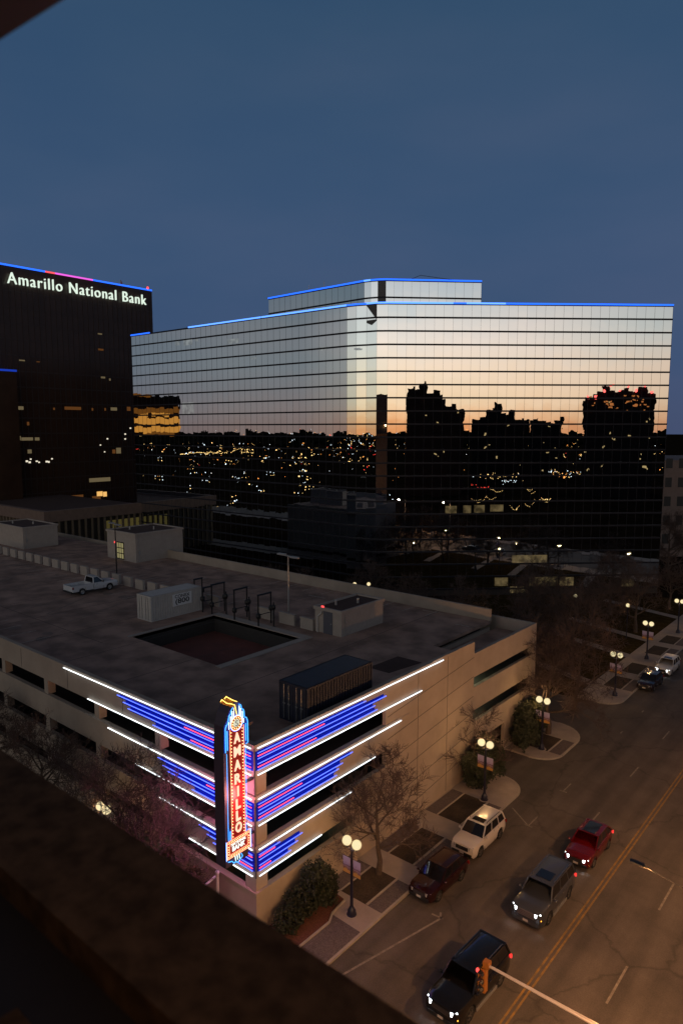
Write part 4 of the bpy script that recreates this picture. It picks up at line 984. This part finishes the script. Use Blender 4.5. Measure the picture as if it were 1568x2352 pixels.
MB().bar((-12.9,25.0,AZ-.2),(-12.9,25.0,AZ),.06,.06).build('hanger', BLKPL, ts)
for i, mt in enumerate((emat('signal_red', (1,.07,.06), 2.2), pmat('signal_amber_off', (.1,.05,.01), .3, var=0), pmat('signal_green_off', (.01,.06,.03), .3, var=0))):
    zc = AZ-.36-.36*i
    MB().lathe((-12.99,24.80,zc), [(.0001,-.05),(.08,-.04),(.12,0)], 14, axis='y').build('signal_lens', mt, hd)
    v = MB()
    for k in range(9):
        a0 = R(-20+220*k/9); a1 = R(-20+220*(k+1)/9)
        v.poly([(-12.99+.14*math.cos(a0),24.8,zc+.14*math.sin(a0)),(-12.99+.14*math.cos(a1),24.8,zc+.14*math.sin(a1)),(-12.99+.14*math.cos(a1),24.58,zc+.14*math.sin(a1)-.02),(-12.99+.14*math.cos(a0),24.58,zc+.14*math.sin(a0)-.02)])
    v.build('visor', BLKPL, hd)
# second red lens facing the other lane, carried on the same head
MB().sphere((-13.16,24.82,AZ-.33), .10, 12).build('signal_lens', MATS['signal_red'], hd)
# post with arm by the side street wall
pk = thing('camera_post', 'short grey post with a slanting pink lit arm below the neon sign', 'post', (-29.75, 24.1, .12))
MB().tube([(-29.75,24.1,.12),(-29.75,24.1,3.25)], .09, 8).build('post', WHITEM, pk); MB().sphere((-29.75,24.1,3.3), .14, 8).build('cap', WHITEM, pk)
MB().tube([(-29.72,23.9,3.15),(-29.5,22.8,3.15)], .07, 8).build('arm', WHITEM, pk)

# ------------------------------------------------------------------ vehicles (x forward, built at the origin)
def car(label, cat, name, L=4.7, W=1.9, Hh=1.7, belt=1.08, hood=1.02, wsb=1.05, wst=.35, rt=-1.95, rb=-2.25, paint=(.5,.5,.5), wb=2.75, wr=.36, rails=False, sunroof=None,
        lights=True, tail=True, grille='dark', decklid=None, rim=RIM, rough=.3, metal=.2, amber=False, cladding=False, plate=True, rear_low=None):
    P = pmat('paint_'+label[:18].replace(' ', '_'), paint, rough, metal, var=0, coat=.6)
    t = thing(name, label, cat, (0,0,0), local=True)
    h2 = L/2; hw = W/2; xf = wb/2+.02; xr = -wb/2+.02; RA = wr+.07
    def hz(x):
        if x > wsb: f = (x-wsb)/(h2-wsb); return belt-(belt-hood)*min(1, f*1.6) - max(0, f-.62)**2*1.3
        if x < rb+.05:
            f = (rb+.05-x)/(h2+rb+.051); return (decklid or belt) - .12*f*f
        if decklid and x < rt: return belt+(decklid-belt)*min(1, (rt-x)/(rt-rb))
        return belt
    def wy(x):
        f = abs(x)/h2; return hw*(1-.02*f-.11*max(0, f-.80)**1.3/.2**1.3*1.0)
    xs = [-h2, -h2+.05, -h2+.15, -h2+.35]; 
    for xc in (xr, xf): xs += [xc-RA-.01, xc-RA, xc-.88*RA, xc-.6*RA, xc-.25*RA, xc+.25*RA, xc+.6*RA, xc+.88*RA, xc+RA, xc+RA+.01]
    xs += [-.6, 0, .5, wsb, h2-.45, h2-.25, h2-.12, h2-.04, h2]; xs = sorted(xs)
    m = MB(); ring_n = 13; k = 0
    for x in xs:
        zb = .26; 
        if x < -h2+.1 or x > h2-.1: zb = .36
        for xc in (xr, xf):
            if abs(x-xc) <= RA: zb = max(zb, wr+math.sqrt(max(0, RA*RA-(x-xc)**2)))
        zt = hz(x); e = 1.0
        if x >= h2-.001: zt = hood-.22
        elif x > h2-.05: zt = hood-.12
        elif x > h2-.13: zt = min(zt, hood-.04)
        if x <= -h2+.001: zt = zt-.18
        elif x < -h2+.06: zt = zt-.06
        w_ = wy(x); 
        if x >= h2-.001 or x <= -h2+.001: w_ -= .05
        zm = max(zb+.02, .62); zs = max(zm+.03, zt-.20)
        half = [(w_*.93, zb), (w_*.985, max(zb+.01, min(.42, zm-.01))), (w_, zm), (w_*.985, zs), (w_*.93, zt-.05), (w_*.84, zt-.005), (w_*.4, zt+.02)]
        ringp = [(-a, b) for a, b in half] + [(a, b) for a, b in reversed(half)]
        ring_n = len(ringp); m.v += [(x, a, b) for a, b in ringp]
    n = len(xs)
    for i in range(n-1):
        for j in range(ring_n-1): a = i*ring_n+j; m.f.append((a, a+1, a+1+ring_n, a+ring_n)); m.m.append(0)
    m.f.append(tuple(range(ring_n-1, -1, -1))); m.f.append(tuple((n-1)*ring_n+j for j in range(ring_n))); m.m += [0, 0]
    m.build('body', P, t, smooth=True, angle=32)
    u = MB(); u.box(-h2+.12, h2-.12, -hw*.80, hw*.80, .24, .75); u.build('underbody', BLKPL, t)
    if cladding:
        for s in (-1, 1): MB().box(xr+RA+.03, xf-RA-.03, s*(hw-.01), s*(hw+.025), .26, .42).build('side_step', GREYM if cladding == 2 else BLKPL, t)
    # glasshouse
    zr = Hh-.05; bw = hw*.90; tw = hw*.74; z0 = belt-.01
    Bf = (wsb, bw), (rb, bw*.97); Tf = (wst, tw), (rt, tw)
    def pt(x, y, z): return (x, y, z)
    fl = pt(wsb, bw, z0); fr = pt(wsb, -bw, z0); rl = pt(rb, bw*.97, z0 if not decklid else decklid); rr = pt(rb, -bw*.97, z0 if not decklid else decklid)
    tfl = pt(wst, tw, zr); tfr = pt(wst, -tw, zr); trl = pt(rt, tw, zr-.03); trr = pt(rt, -tw, zr-.03)
    ws = MB(); cx_ = (wsb+.10, 0, z0); tx_ = (wst+.07, 0, zr+.01)
    ws.poly([fr, cx_, tx_, tfr]); ws.poly([cx_, fl, tfl, tx_]); ws.build('windshield', GLASSD, t)
    rw = MB(); rw.poly([rl, rr, trr, trl]); rw.build('rear_window', GLASSD, t)
    for s, a, b, c, d_ in ((1, fl, rl, trl, tfl), (-1, fr, rr, trr, tfr)):
        w1 = MB(); w1.poly([a, b, c, d_] if s > 0 else [d_, c, b, a]); sw = w1.build('side_window', GLASSD, t)
    # roof shell with crown
    rf = MB(); nx, ny = 8, 6
    for i in range(nx+1):
        for j in range(ny+1):
            f = i/nx; q = j/ny*2-1; x = rt-.05+(wst-rt+.1)*f; y = tw*1.03*q
            rf.v.append((x, y, zr-.02+.075*(1-abs(q)**2.5)*(1-abs(2*f-1)**3*.6)-.03*(1-f)))
    for i in range(nx):
        for j in range(ny): a = i*(ny+1)+j; rf.f.append((a, a+ny+1, a+ny+2, a+1)); rf.m.append(0)
    ro = rf.build('roof', P, t, smooth=True, angle=60)
    if sunroof:
        for a, b in sunroof: MB().box(a, b, -tw*.62, tw*.62, zr+.02, zr+.056).build('sunroof', GLASSD, ro)
    if rails:
        for s in (-1, 1): MB().tube([(wst-.25, s*tw*.93, zr+.03),(wst-.35, s*tw*.93, zr+.11),(rt+.3, s*tw*.93, zr+.09),(rt+.2, s*tw*.93, zr+.02)], .025, 6).build('roof_rail', CHROME if rails == 2 else BLKPL, ro)
    pl = MB()
    def lerp(a, b, f): return tuple(a[i]+(b[i]-a[i])*f for i in range(3))
    for s, a, b, c, d_ in ((1, fl, rl, trl, tfl), (-1, fr, rr, trr, tfr)):
        pl.bar(a, d_, .075, .06); pl.bar(b, c, .12 if not decklid else .09, .08)
        for f, wd in ((.36, .07), (.70, .08)):
            if decklid and f > .5: f = .68
            pl.bar(lerp(a, b, f+.02), lerp(d_, c, f), wd, .03, up=(0,1,0))
        pl.bar(a, b, .05, .05); pl.bar(d_, c, .06, .06)
    pl.bar(tfl, tfr, .06, .05); pl.bar(trl, trr, .12, .06); pl.build('pillar', P, t)
    # doors' shut lines, handles
    dl = MB()
    for s in (-1, 1):
        for xx in (wsb-.12, (wsb+rb)/2+.12, xr+.28): dl.bar((xx, s*(hw*.992), .36), (xx, s*(hw*.955), belt-.04), .014, .012, up=(0,1,0))
    dl.build('shut_line', BLKPL, t)
    for s in (-1, 1):
        for xx in ((wsb+rb)/2+.25, xr+.45): MB().box(xx, xx+.17, s*(hw*.975), s*(hw*1.005), belt-.19, belt-.155).build('door_handle', P if rails != 2 else CHROME, t)
        mr = MB().sphere((wsb-.18, s*(hw+.10), belt+.06), .105, 8, sz=.75); mr.bar((wsb-.18, s*hw*.9, belt), (wsb-.18, s*(hw+.08), belt+.04), .06, .05); mr.build('mirror', P, t, smooth=True)
    for xc in (xf, xr):
        for s in (-1, 1):
            wl = MB(); yo = s*(hw-.03); yi = s*(hw-.25)
            prof_ = [(wr*.62, 0), (wr*.93, 0), (wr, .03), (wr, .19), (wr*.93, .22), (wr*.6, .22)]
            wl.lathe((xc, yo, wr), [(r_, -s*h_) for r_, h_ in prof_], 24, axis='y'); ty = wl.build('wheel', TYRE, t, smooth=True, angle=30)
            rm = MB(); rm.lathe((xc, yo-s*.03, wr), [(.0001,.0),(wr*.1,0)], 10, axis='y')
            for q in range(5):
                a = q*2*math.pi/5+.3; rm.bar((xc, yo-s*.025, wr), (xc+math.cos(a)*wr*.62, yo-s*.02, wr+math.sin(a)*wr*.62), .07, .03, up=(0,1,0))
            rm.lathe((xc, yo-s*.02, wr), [(wr*.56, 0), (wr*.66, s*.01), (wr*.66, -s*.05)], 20, axis='y'); rm.build('rim', rim, ty)
    # lights, grille, bumper
    LM = emat('headlight_on', (.9,.97,1), 9) if lights else pmat('headlight_off', (.35,.36,.38), .15, var=0, coat=.5)
    TM = emat('tail_light_on', (1,.05,.04), 1.2) if tail else pmat('tail_light_off', (.20,.01,.01), .25, var=0)
    for s in (-1, 1):
        hh_ = hood-.26
        hl = MB(); hl.bar((h2-.20, s*(wy(h2-.2)-.10), hh_+.055), (h2+.0, s*(hw-.46), hh_+.01), .13, .17); hl.build('headlight', LM, t)
        tl_ = MB(); tl_.box(-h2-.012, -h2+.08, s*(hw-.24), s*(hw-.035), belt-.30, belt-.10); tl_.build('taillight', TM, t)
        if amber and s > 0: MB().sphere((h2-.12, s*(hw-.14), hood-.46), .05, 8).build('indicator', emat('amber_lamp', (1,.35,.03), 6), t)
    gm = {'dark': BLKPL, 'chrome': pmat('satin_grille', (.22,.20,.21), .35, metal=.7, var=0)}[grille]
    gr = MB(); gr.bar((h2-.01, -(hw-.50), hood-.32), (h2-.01, hw-.50, hood-.32), .08, .26 if grille == 'dark' else .36)
    go = gr.build('grille', gm, t)
    gb = MB()
    for i in range(3): gb.bar((h2+.035, -(hw-.52), hood-.22-.09*i), (h2+.035, hw-.52, hood-.22-.09*i), .012, .02)
    gb.build('grille_bar', CHROME, go)
    MB().bar((h2-.05, -(hw-.2), .43), (h2-.05, hw-.2, .43), .16, .2).build('bumper', BLKPL if grille == 'dark' else P, t); MB().bar((-h2+.05, -(hw-.2), .45), (-h2+.05, hw-.2, .45), .16, .18).build('bumper', BLKPL, t)
    if plate: MB().box(h2+.03, h2+.04, -.16, .16, .42, .56).build('licence_plate', WHITEM, t); 
    MB().box(-h2-.02, -h2-.005, -.16, .16, .62, .76).build('licence_plate', WHITEM, t)
    if lights:
        for s in (-1, 1):
            lamp('headlight_beam', (h2+.08, s*(hw-.3), hood-.26), (.9,.95,1), 6, .05, t, 'SPOT', spot_size=R(85), spot_blend=.9)
            t.children[-1].rotation_euler = (R(68), 0, R(-90))
    return t
def place(t, x, y, rz=-90, z=0): t.location = (x, y, z); t.rotation_euler = (0, 0, R(rz))
t = car('white parked off-road wagon with roof rails and skylight at the kerb', 'suv', 'parked_suv', L=4.75, W=1.92, Hh=1.78, belt=1.14, hood=1.12, wsb=1.0, wst=.42, rt=-1.98, rb=-2.22, paint=(.62,.58,.54), wb=2.79, wr=.39, rails=1, sunroof=[(-.25,.25)], lights=False, tail=False)
place(t, -22.05+.0, 41.2, -90)
t = car('dark red parked crossover at the kerb with neon streaks on its windshield', 'car', 'parked_car', L=4.5, W=1.85, Hh=1.62, belt=1.04, hood=.98, wsb=1.05, wst=.25, rt=-1.6, rb=-2.1, paint=(.022,.003,.003), wb=2.65, wr=.35, lights=False, tail=False, rough=.22)
place(t, -21.75, 35.5, -91)
t = car('grey full-size wagon with chrome trim and lit headlights in the middle of the street', 'suv', 'grey_suv', L=5.2, W=2.04, Hh=1.9, belt=1.22, hood=1.22, wsb=1.15, wst=.62, rt=-2.28, rb=-2.5, paint=(.045,.05,.062), wb=2.95, wr=.40, rails=2, sunroof=[(-.55,.3)], grille='chrome', amber=True, cladding=2, rough=.35)
place(t, -15.85, 38.1, -90)
t = car('black full-size wagon with lit headlights nearest the signal arm', 'suv', 'black_suv', L=5.3, W=2.04, Hh=1.9, belt=1.22, hood=1.2, wsb=1.2, wst=.6, rt=-2.3, rb=-2.55, paint=(.006,.006,.007), wb=3.0, wr=.40, rails=2, amber=True, cladding=2, rough=.18)
place(t, -15.95, 29.2, -92)
t = car('bright red crossover with lit headlights following the grey wagon', 'car', 'red_car', L=4.6, W=1.86, Hh=1.64, belt=1.04, hood=.98, wsb=1.05, wst=.2, rt=-1.5, rb=-2.12, paint=(.11,.003,.004), wb=2.7, wr=.35, amber=True, rough=.25, sunroof=[(-1.3,.15)])
place(t, -15.7, 45.0, -90)
t = car('white crossover with lit headlights parked farthest up the street', 'car', 'white_car', L=4.7, W=1.88, Hh=1.68, belt=1.06, hood=1.02, wsb=1.0, wst=.3, rt=-1.8, rb=-2.2, paint=(.62,.60,.57), wb=2.7, wr=.36, sunroof=[(-.3,.2)], rough=.35, tail=False)
place(t, -21.9, 86.9, -90)
t = car('small dark car parked right before the far white car', 'car', 'parked_car', L=4.5, W=1.82, Hh=1.55, belt=1.0, hood=.96, wsb=.95, wst=.2, rt=-1.4, rb=-2.0, paint=(.02,.008,.008), wb=2.65, wr=.34, lights=False, tail=False, decklid=1.02, rough=.2)
place(t, -22.0, 80.4, -90)
# pickup on the roof
def pickup():
    P = pmat('paint_white_pickup', (.55,.56,.58), .35, 0, var=0, coat=.5)
    t = thing('pickup_truck', 'white two-door pickup truck parked nose to the barrier row on the garage roof', 'pickup truck', (0,0,0), local=True)
    L, W, wr = 5.7, 1.98, .39; hw = W/2; h2 = L/2; xf, xr = 1.75, -1.65; RA = .46
    def shell(x0, x1, ztf, name, whl, flat=False):
        xs = sorted([x0, x0+.06, x1-.06, x1, x1-.2, x0+.2]+[whl+RA*q for q in (-1.01,-1,-.85,-.5,0,.5,.85,1,1.01)]); m = MB()
        for x in xs:
            zb = .42
            if abs(x-whl) <= RA: zb = max(zb, wr+math.sqrt(max(0, RA*RA-(x-whl)**2)))
            zt = ztf(x); w_ = hw-.03*(x > h2-.3)-.05*(x >= h2-.07)
            half = [(w_*.95,zb),(w_,max(zb+.03,.75)),(w_,zt-.2),(w_*.96,zt-.05),(w_*.9,zt)]; rg_ = [(-a,b) for a,b in half]+[(a,b) for a,b in reversed(half)]
            m.v += [(x,a,b) for a,b in rg_]
        n = 10
        for i in range(len(xs)-1):
            for j in range(n-1): a = i*n+j; m.f.append((a,a+1,a+1+n,a+n)); m.m.append(0)
        m.f.append(tuple(range(n-1,-1,-1))); m.f.append(tuple((len(xs)-1)*n+j for j in range(n))); m.m += [0,0]
        return m.build(name, P, t, smooth=True, angle=32)
    shell(-.25, h2, lambda x: 1.16-.10*max(0,(x-.9)/2)-(.14 if x > h2-.05 else .03 if x > h2-.1 else 0), 'body', xf)
    # bed: sides, floor, tailgate
    b = MB(); 
    for s in (-1, 1):
        b.box(xr+RA, -.32, s*(hw-.12), s*hw, .5, 1.18); b.box(-h2, xr-RA, s*(hw-.12), s*hw, .5, 1.18); b.box(xr-RA, xr+RA, s*(hw-.12), s*hw, wr+RA, 1.18)
        b.box(xr-RA, xr+RA, s*(hw-.35), s*(hw-.12), .6, .98)
    b.box(-h2, -.32, -hw+.12, hw-.12, .5, .6); b.box(-.42, -.32, -hw+.12, hw-.12, .6, 1.18); b.build('bed', P, t)
    MB().box(-h2-.05, -h2-.002, -hw+.02, hw-.02, .55, 1.15).build('tailgate', P, t)
    ln = MB().box(-h2+.02, -.45, -hw+.13, hw-.13, .605, .62).build('bed_liner', pmat('bed_liner', (.10,.10,.10), .8, var=.2), t)
    z0, zr = 1.14, 1.80; bw, tw = hw*.93, hw*.76
    fl, fr, rl, rr = (1.0,bw,z0),(1.0,-bw,z0),(-.30,bw,z0),(-.30,-bw,z0); a, b_, c, d_ = (.38,tw,zr),(.38,-tw,zr),(-.20,tw,zr),(-.20,-tw,zr)
    MB().poly([fr,fl,a,b_]).build('windshield', GLASSD, t); MB().poly([rl,rr,d_,c]).build('rear_window', GLASSD, t)
    MB().poly([fl,rl,c,a]).build('side_window', GLASSD, t); MB().poly([rr,fr,b_,d_]).build('side_window', GLASSD, t)
    m = MB(); m.box(-.27,.42,-tw*1.03,tw*1.03,zr-.02,zr+.04); m.box(-.2,.34,-tw*.85,tw*.85,zr+.04,zr+.065); m.build('roof', P, t)
    m = MB()
    for p, q in ((fl,a),(fr,b_),(rl,c),(rr,d_),(c,d_),(a,b_),(fl,rl),(fr,rr)): m.bar(p,q,.10,.08)
    m.build('pillar', P, t)
    for xc in (xf, xr):
        for s in (-1, 1):
            wl = MB(); wl.lathe((xc, s*(hw-.03), wr), [(r_, -s*h_) for r_, h_ in [(wr*.6,0),(wr*.93,0),(wr,.03),(wr,.2),(wr*.9,.23)]], 22, axis='y'); ty = wl.build('wheel', TYRE, t, smooth=True, angle=30)
            MB().lathe((xc, s*(hw-.04), wr), [(.0001,s*.02),(wr*.3,s*.02),(wr*.4,-s*.03),(wr*.62,0)], 18, axis='y').build('rim', GREYM, ty)
    for s in (-1, 1):
        MB().box(-h2-.02, -h2+.14, s*(hw-.2), s*(hw+.012), .82, 1.08).build('taillight', pmat('tail_light_off', (.20,.01,.01), .25, var=0), t)
        MB().box(h2-.12, h2+.02, s*(hw-.4), s*(hw-.06), .74, .94).build('headlight', pmat('headlight_off', (.35,.36,.38), .15, var=0), t)
        MB().sphere((.85, s*(hw+.14), 1.26), .11, 8).build('mirror', BLKPL, t); MB().box(.05, .22, s*hw, s*(hw+.02), .98, 1.02).build('door_handle', BLKPL, t)
        q = MB(); q.bar((-.18,s*(hw+.002),.5),(-.18,s*(hw-.02),1.1),.015,.012,up=(0,1,0)); q.bar((.95,s*(hw+.002),.5),(.95,s*(hw-.02),1.1),.015,.012,up=(0,1,0)); q.build('shut_line', BLKPL, t)
    MB().box(-h2-.16, -h2-.05, -hw+.1, hw-.1, .42, .58).build('bumper', BLKPL, t); MB().box(h2-.02, h2+.08, -hw+.08, hw-.08, .42, .62).build('bumper', CHROME, t)
    MB().box(-h2+.1, h2-.1, -.7, .7, .3, .6).build('underbody', BLKPL, t)
    return t
t = pickup(); place(t, -72.3, 41.25, 90, RZ)

# ------------------------------------------------------------------ trees and shrubs
def grow(seed, h, spread=.6, levels=5, n0=7, crown_base=.3, rad=.14, up=.35, twigs=True):
    rn = random.Random(seed); trunk = MB(); tw = MB()
    def branch(p, d, L, r, lv):
        segs = 3 if lv < levels-1 else 2; pts = [p]; rr = [r]; cur = p.copy(); dd = d.copy()
        for i in range(segs):
            dd = (dd + Vector((rn.gauss(0,.16), rn.gauss(0,.16), rn.gauss(0,.12)+.04*up))).normalized(); cur = cur + dd*L/segs; pts.append(cur.copy()); rr.append(r*(1-.45*(i+1)/segs))
        (trunk if lv <= 2 else tw).tube(pts, rr, 6 if lv < 2 else 4 if lv < 3 else 3, caps=False)
        if lv >= levels: return
        nb = rn.choice((4, 4, 5)) if lv < levels-1 else rn.choice((5, 6, 7))
        for i in range(nb):
            f = rn.uniform(.35, 1) if i else 1.0
            k = min(segs, int(f*segs)); k = max(1, k); q = pts[k-1].lerp(pts[k], f*segs-(k-1) if f < 1 else 1)
            a = rn.uniform(0, 2*math.pi); o = dd.orthogonal().normalized(); o = (Matrix.Rotation(a, 3, dd) @ o)
            nd = (dd*(1-spread*.6) + o*spread + Vector((0,0,up*.35))).normalized()
            branch(q, nd, L*rn.uniform(.55,.78), max(.014, rr[k]*rn.uniform(.5,.75)), lv+1)
    base = Vector((0,0,0)); cb = h*crown_base
    pts = [base, Vector((rn.gauss(0,.05),rn.gauss(0,.05),cb*.5)), Vector((rn.gauss(0,.12),rn.gauss(0,.12),cb)), Vector((rn.gauss(0,.2),rn.gauss(0,.2),h*.62))]
    trunk.tube(pts, [rad*1.3, rad, rad*.85, rad*.35], 9, caps=False)
    for i in range(n0):
        f = i/(n0-1); q = pts[2].lerp(pts[3], f); a = i*2.4+rn.uniform(-.4,.4); el = .35+.75*f
        d = Vector((math.cos(a)*math.cos(el), math.sin(a)*math.cos(el), math.sin(el)))
        branch(q, d, h*(.30-.06*f), rad*(.55-.25*f), 1)
    return trunk, tw
def bare_tree(t_, x, y, label, z=.1, s=1., rz=0., cat='tree', group='bare trees'):
    trunk, tw = t_
    t = thing('bare_tree', label, cat, (x, y, z), group=group, local=True, rz=rz); t.scale = (s, s, s)
    if isinstance(trunk, MB):
        a = trunk.build('trunk', BARK, t, smooth=True, angle=80); b = tw.build('crown', TWIG, t)
        t_[0], t_[1] = a.data, b.data
    else:
        for nm, me in (('trunk', trunk), ('crown', tw)):
            o = bpy.data.objects.new(nm, me); C.objects.link(o); o.parent = t
    return t
T1 = list(grow(1, 7.6, .66, 5, 7, .24, .17)); T2 = list(grow(5, 8.0, .74, 5, 6, .3, .17)); T3 = list(grow(9, 6.5, .5, 4, 7, .25, .08)); T4 = list(grow(14, 10, .70, 5, 9, .22, .24))
print('tree faces', [len(q.f) for T_ in (T1,T2,T3,T4) for q in T_])
bare_tree(T1, -25.3, 33.8, 'bare tree with wide dark branches behind the nearest twin globe lamp')
bare_tree(T3, -26.3, 47.6, 'slim bare tree lit against the blank garage wall', s=1.0)
bare_tree(T4, -25.6, 61.0, 'largest dark bare tree at the far corner of the garage', s=.95)
bare_tree(T1, -29.5, 66.5, 'bare tree past the far corner of the garage, left of the largest one', s=1.15, rz=2)
bare_tree(T2, -25.8, 68.0, 'bare tree behind the largest one at the alley mouth', s=1.2, rz=1)
for i, (x, y, s_, l_) in enumerate(((-33.0,22.0,.95,'bare tree glowing pink just left of the neon sign'),(-37.2,22.2,1.0,'second pink lit bare tree from the neon sign'),(-41.5,21.9,1.0,'bare tree before the garage openings between the pink ones and the dark end'),(-47,22.1,.95,'bare tree under the left end of the white neon lines'),(-55,22,.9,'dark bare tree at the left edge below the garage wall'),(-62,22,.9,'dim bare tree farthest left along the side street'))):
    bare_tree([T1,T2,T3,T1,T2,T1][i], x, y, l_, s=s_*1.1, rz=i*1.3)
far = [(-35,73,1.1),(-42,70,1.0),(-50,70,1.05),(-58,69,1.0),(-66,70,1.1),(-75,71,1.0),(-31,80,1.15),(-38,84,1.2),(-46,80,1.1),(-33,92,1.1),(-30,101,1.1),(-36,108,1.2),(-30,118,1.1),(-54,80,1.0),(-63,82,1.0),(-42,95,1.2)]
for i, (x, y, s_) in enumerate(far):
    P = Vector((x, y)); dx = (P.dot(Vector(rv[:2])))/P.dot(Vector(hv[:2])); 
    bare_tree([T1,T2,T4,T2][i%4], x, y, 'dark bare tree standing between the garage and the mirrored building', z=0, s=s_*(1 if i % 4 != 2 else .85), rz=i*1.7, group='dark bare trees beyond the garage')
def leafy(name, label, cat, x, y, lobes, n, mat, seed, size=.085, z=.12, trunk_h=0):
    rn = random.Random(seed); t = thing(name, label, cat, (x, y, z), local=True)
    m = MB()
    for i in range(n):
        c, r = rn.choices(lobes, [l[1][0]*l[1][1]*l[1][2] for l in lobes])[0]
        d_ = Vector((rn.gauss(0,1),rn.gauss(0,1),rn.gauss(0,1))).normalized()*rn.uniform(.6,1.0)**.5
        wob = 1+.50*noise.noise(Vector((d_.x*2.2+seed+c[1], d_.y*2.2, d_.z*2.2)))+.30*noise.noise(Vector((d_.x*6, d_.y*6+seed, d_.z*6)))
        p = Vector((c[0]+d_.x*r[0]*wob, c[1]+d_.y*r[1]*wob, max(.03, c[2]+d_.z*r[2]*wob)))
        a = Vector((rn.gauss(0,1),rn.gauss(0,1),rn.gauss(0,1))).normalized(); b = a.orthogonal().normalized(); s_ = size*rn.uniform(.6,1.4)
        m.poly([p-a*s_, p+b*s_*.55, p+a*s_, p-b*s_*.55])
    m.build('foliage', mat, t)
    st = MB()
    for i in range(6):
        c, r = rn.choice(lobes); st.tube([(rn.gauss(0,.08),rn.gauss(0,.08),0),(c[0]*.6,c[1]*.6,c[2]*.6),(c[0],c[1],c[2]+r[2]*.3)], [.05,.03,.015], 5, caps=False)
    st.build('stem', BARK, t); return t
leafy('evergreen_bush', 'large dark evergreen bush against the garage base below the neon corner', 'bush', -26.3, 27.4, [((0,-1.0,.6),(.75,1.0,.8)),((-.1,-.1,.9),(.7,.8,1.0)),((.1,.8,1.3),(.75,.8,1.2)),((.2,1.6,1.5),(.7,.8,1.4)),((.3,2.2,1.0),(.6,.7,1.1)),((-.2,1.1,2.2),(.5,.6,.7))], 12000, LEAF, 4, .075)
leafy('evergreen_tree', 'round dark evergreen behind the second twin globe lamp', 'evergreen', -26.0, 49.0, [((0,0,1.6),(1.3,1.5,1.4)),((.2,-1.3,1.3),(1.0,1.1,1.2)),((-.2,.7,2.9),(.8,.9,.9)),((.1,-.7,2.6),(.7,.8,.9)),((.3,1.5,1.5),(.8,.9,1.1)),((-.3,-1.9,2.2),(.6,.7,.7))], 14000, LEAF, 5, .1)
leafy('evergreen_tree', 'dark evergreen left of the third twin globe lamp by the garage entrance', 'evergreen', -26.0, 57.5, [((0,0,1.9),(1.2,1.5,1.6)),((0,1.2,3.1),(.8,1.0,1.0)),((.1,-1.4,1.6),(.9,1.1,1.3)),((-.2,-.4,3.3),(.7,.7,.8)),((.1,1.9,1.8),(.8,.8,1.2))], 12000, LEAF, 6, .11)
leafy('brown_shrub', 'small rust coloured shrub lit beside the slim bare tree', 'shrub', -26.4, 52.3, [((0,0,1.3),(.7,.8,1.3))], 2500, LEAF2, 8, .09) if False else None
for i, (x, y) in enumerate(((-31.2,23.2),(-34.2,23.4),(-38.5,23.3))):
    leafy('pink_lit_shrub', ['leafy shrub glowing pink beside the neon sign cabinet', 'leafy shrub lit pink under the second bare tree', 'dim leafy shrub farther left along the garage base'][i], 'shrub', x, y, [((0,0,1.6),(1.0,.8,1.5)),((.4,.1,2.4),(.7,.6,1.0))], 2600, LEAF2, 20+i, .09)

# ------------------------------------------------------------------ building beyond the park at the right edge
rb_ = thing('courthouse_block', 'pale stone building half hidden by bare trees at the right edge', 'building', (-33, 165, 0))
a = polar(1512, 156); b = polar(1740, 156); c = polar(1740, 185); d_ = polar(1512, 185)
MB().prism([tuple(a[:2]),tuple(b[:2]),tuple(c[:2]),tuple(d_[:2])], 0, 22).build('wall', pmat('dusky_stone', (.20,.15,.13), .9, var=.1), rb_)
u = (b-a).normalized(); nn = Vector((u.y,-u.x,0))*.05
for r_ in range(5):
    w_ = MB()
    for k in range(7):
        p = a+u*(2.0+2.9*k)+nn; q = p+u*1.5; z_ = 3+4.3*r_; w_ = MB(); w_.poly([(p.x,p.y,z_),(q.x,q.y,z_),(q.x,q.y,z_+2.2),(p.x,p.y,z_+2.2)]); w_.build('window', BLKPL, rb_)
bare_tree(T4, *tuple(polar(1552, 132)[:2]), 'bare tree silhouetted on the pale building at the right edge', z=0, s=1.2, rz=.5, group='bare trees')
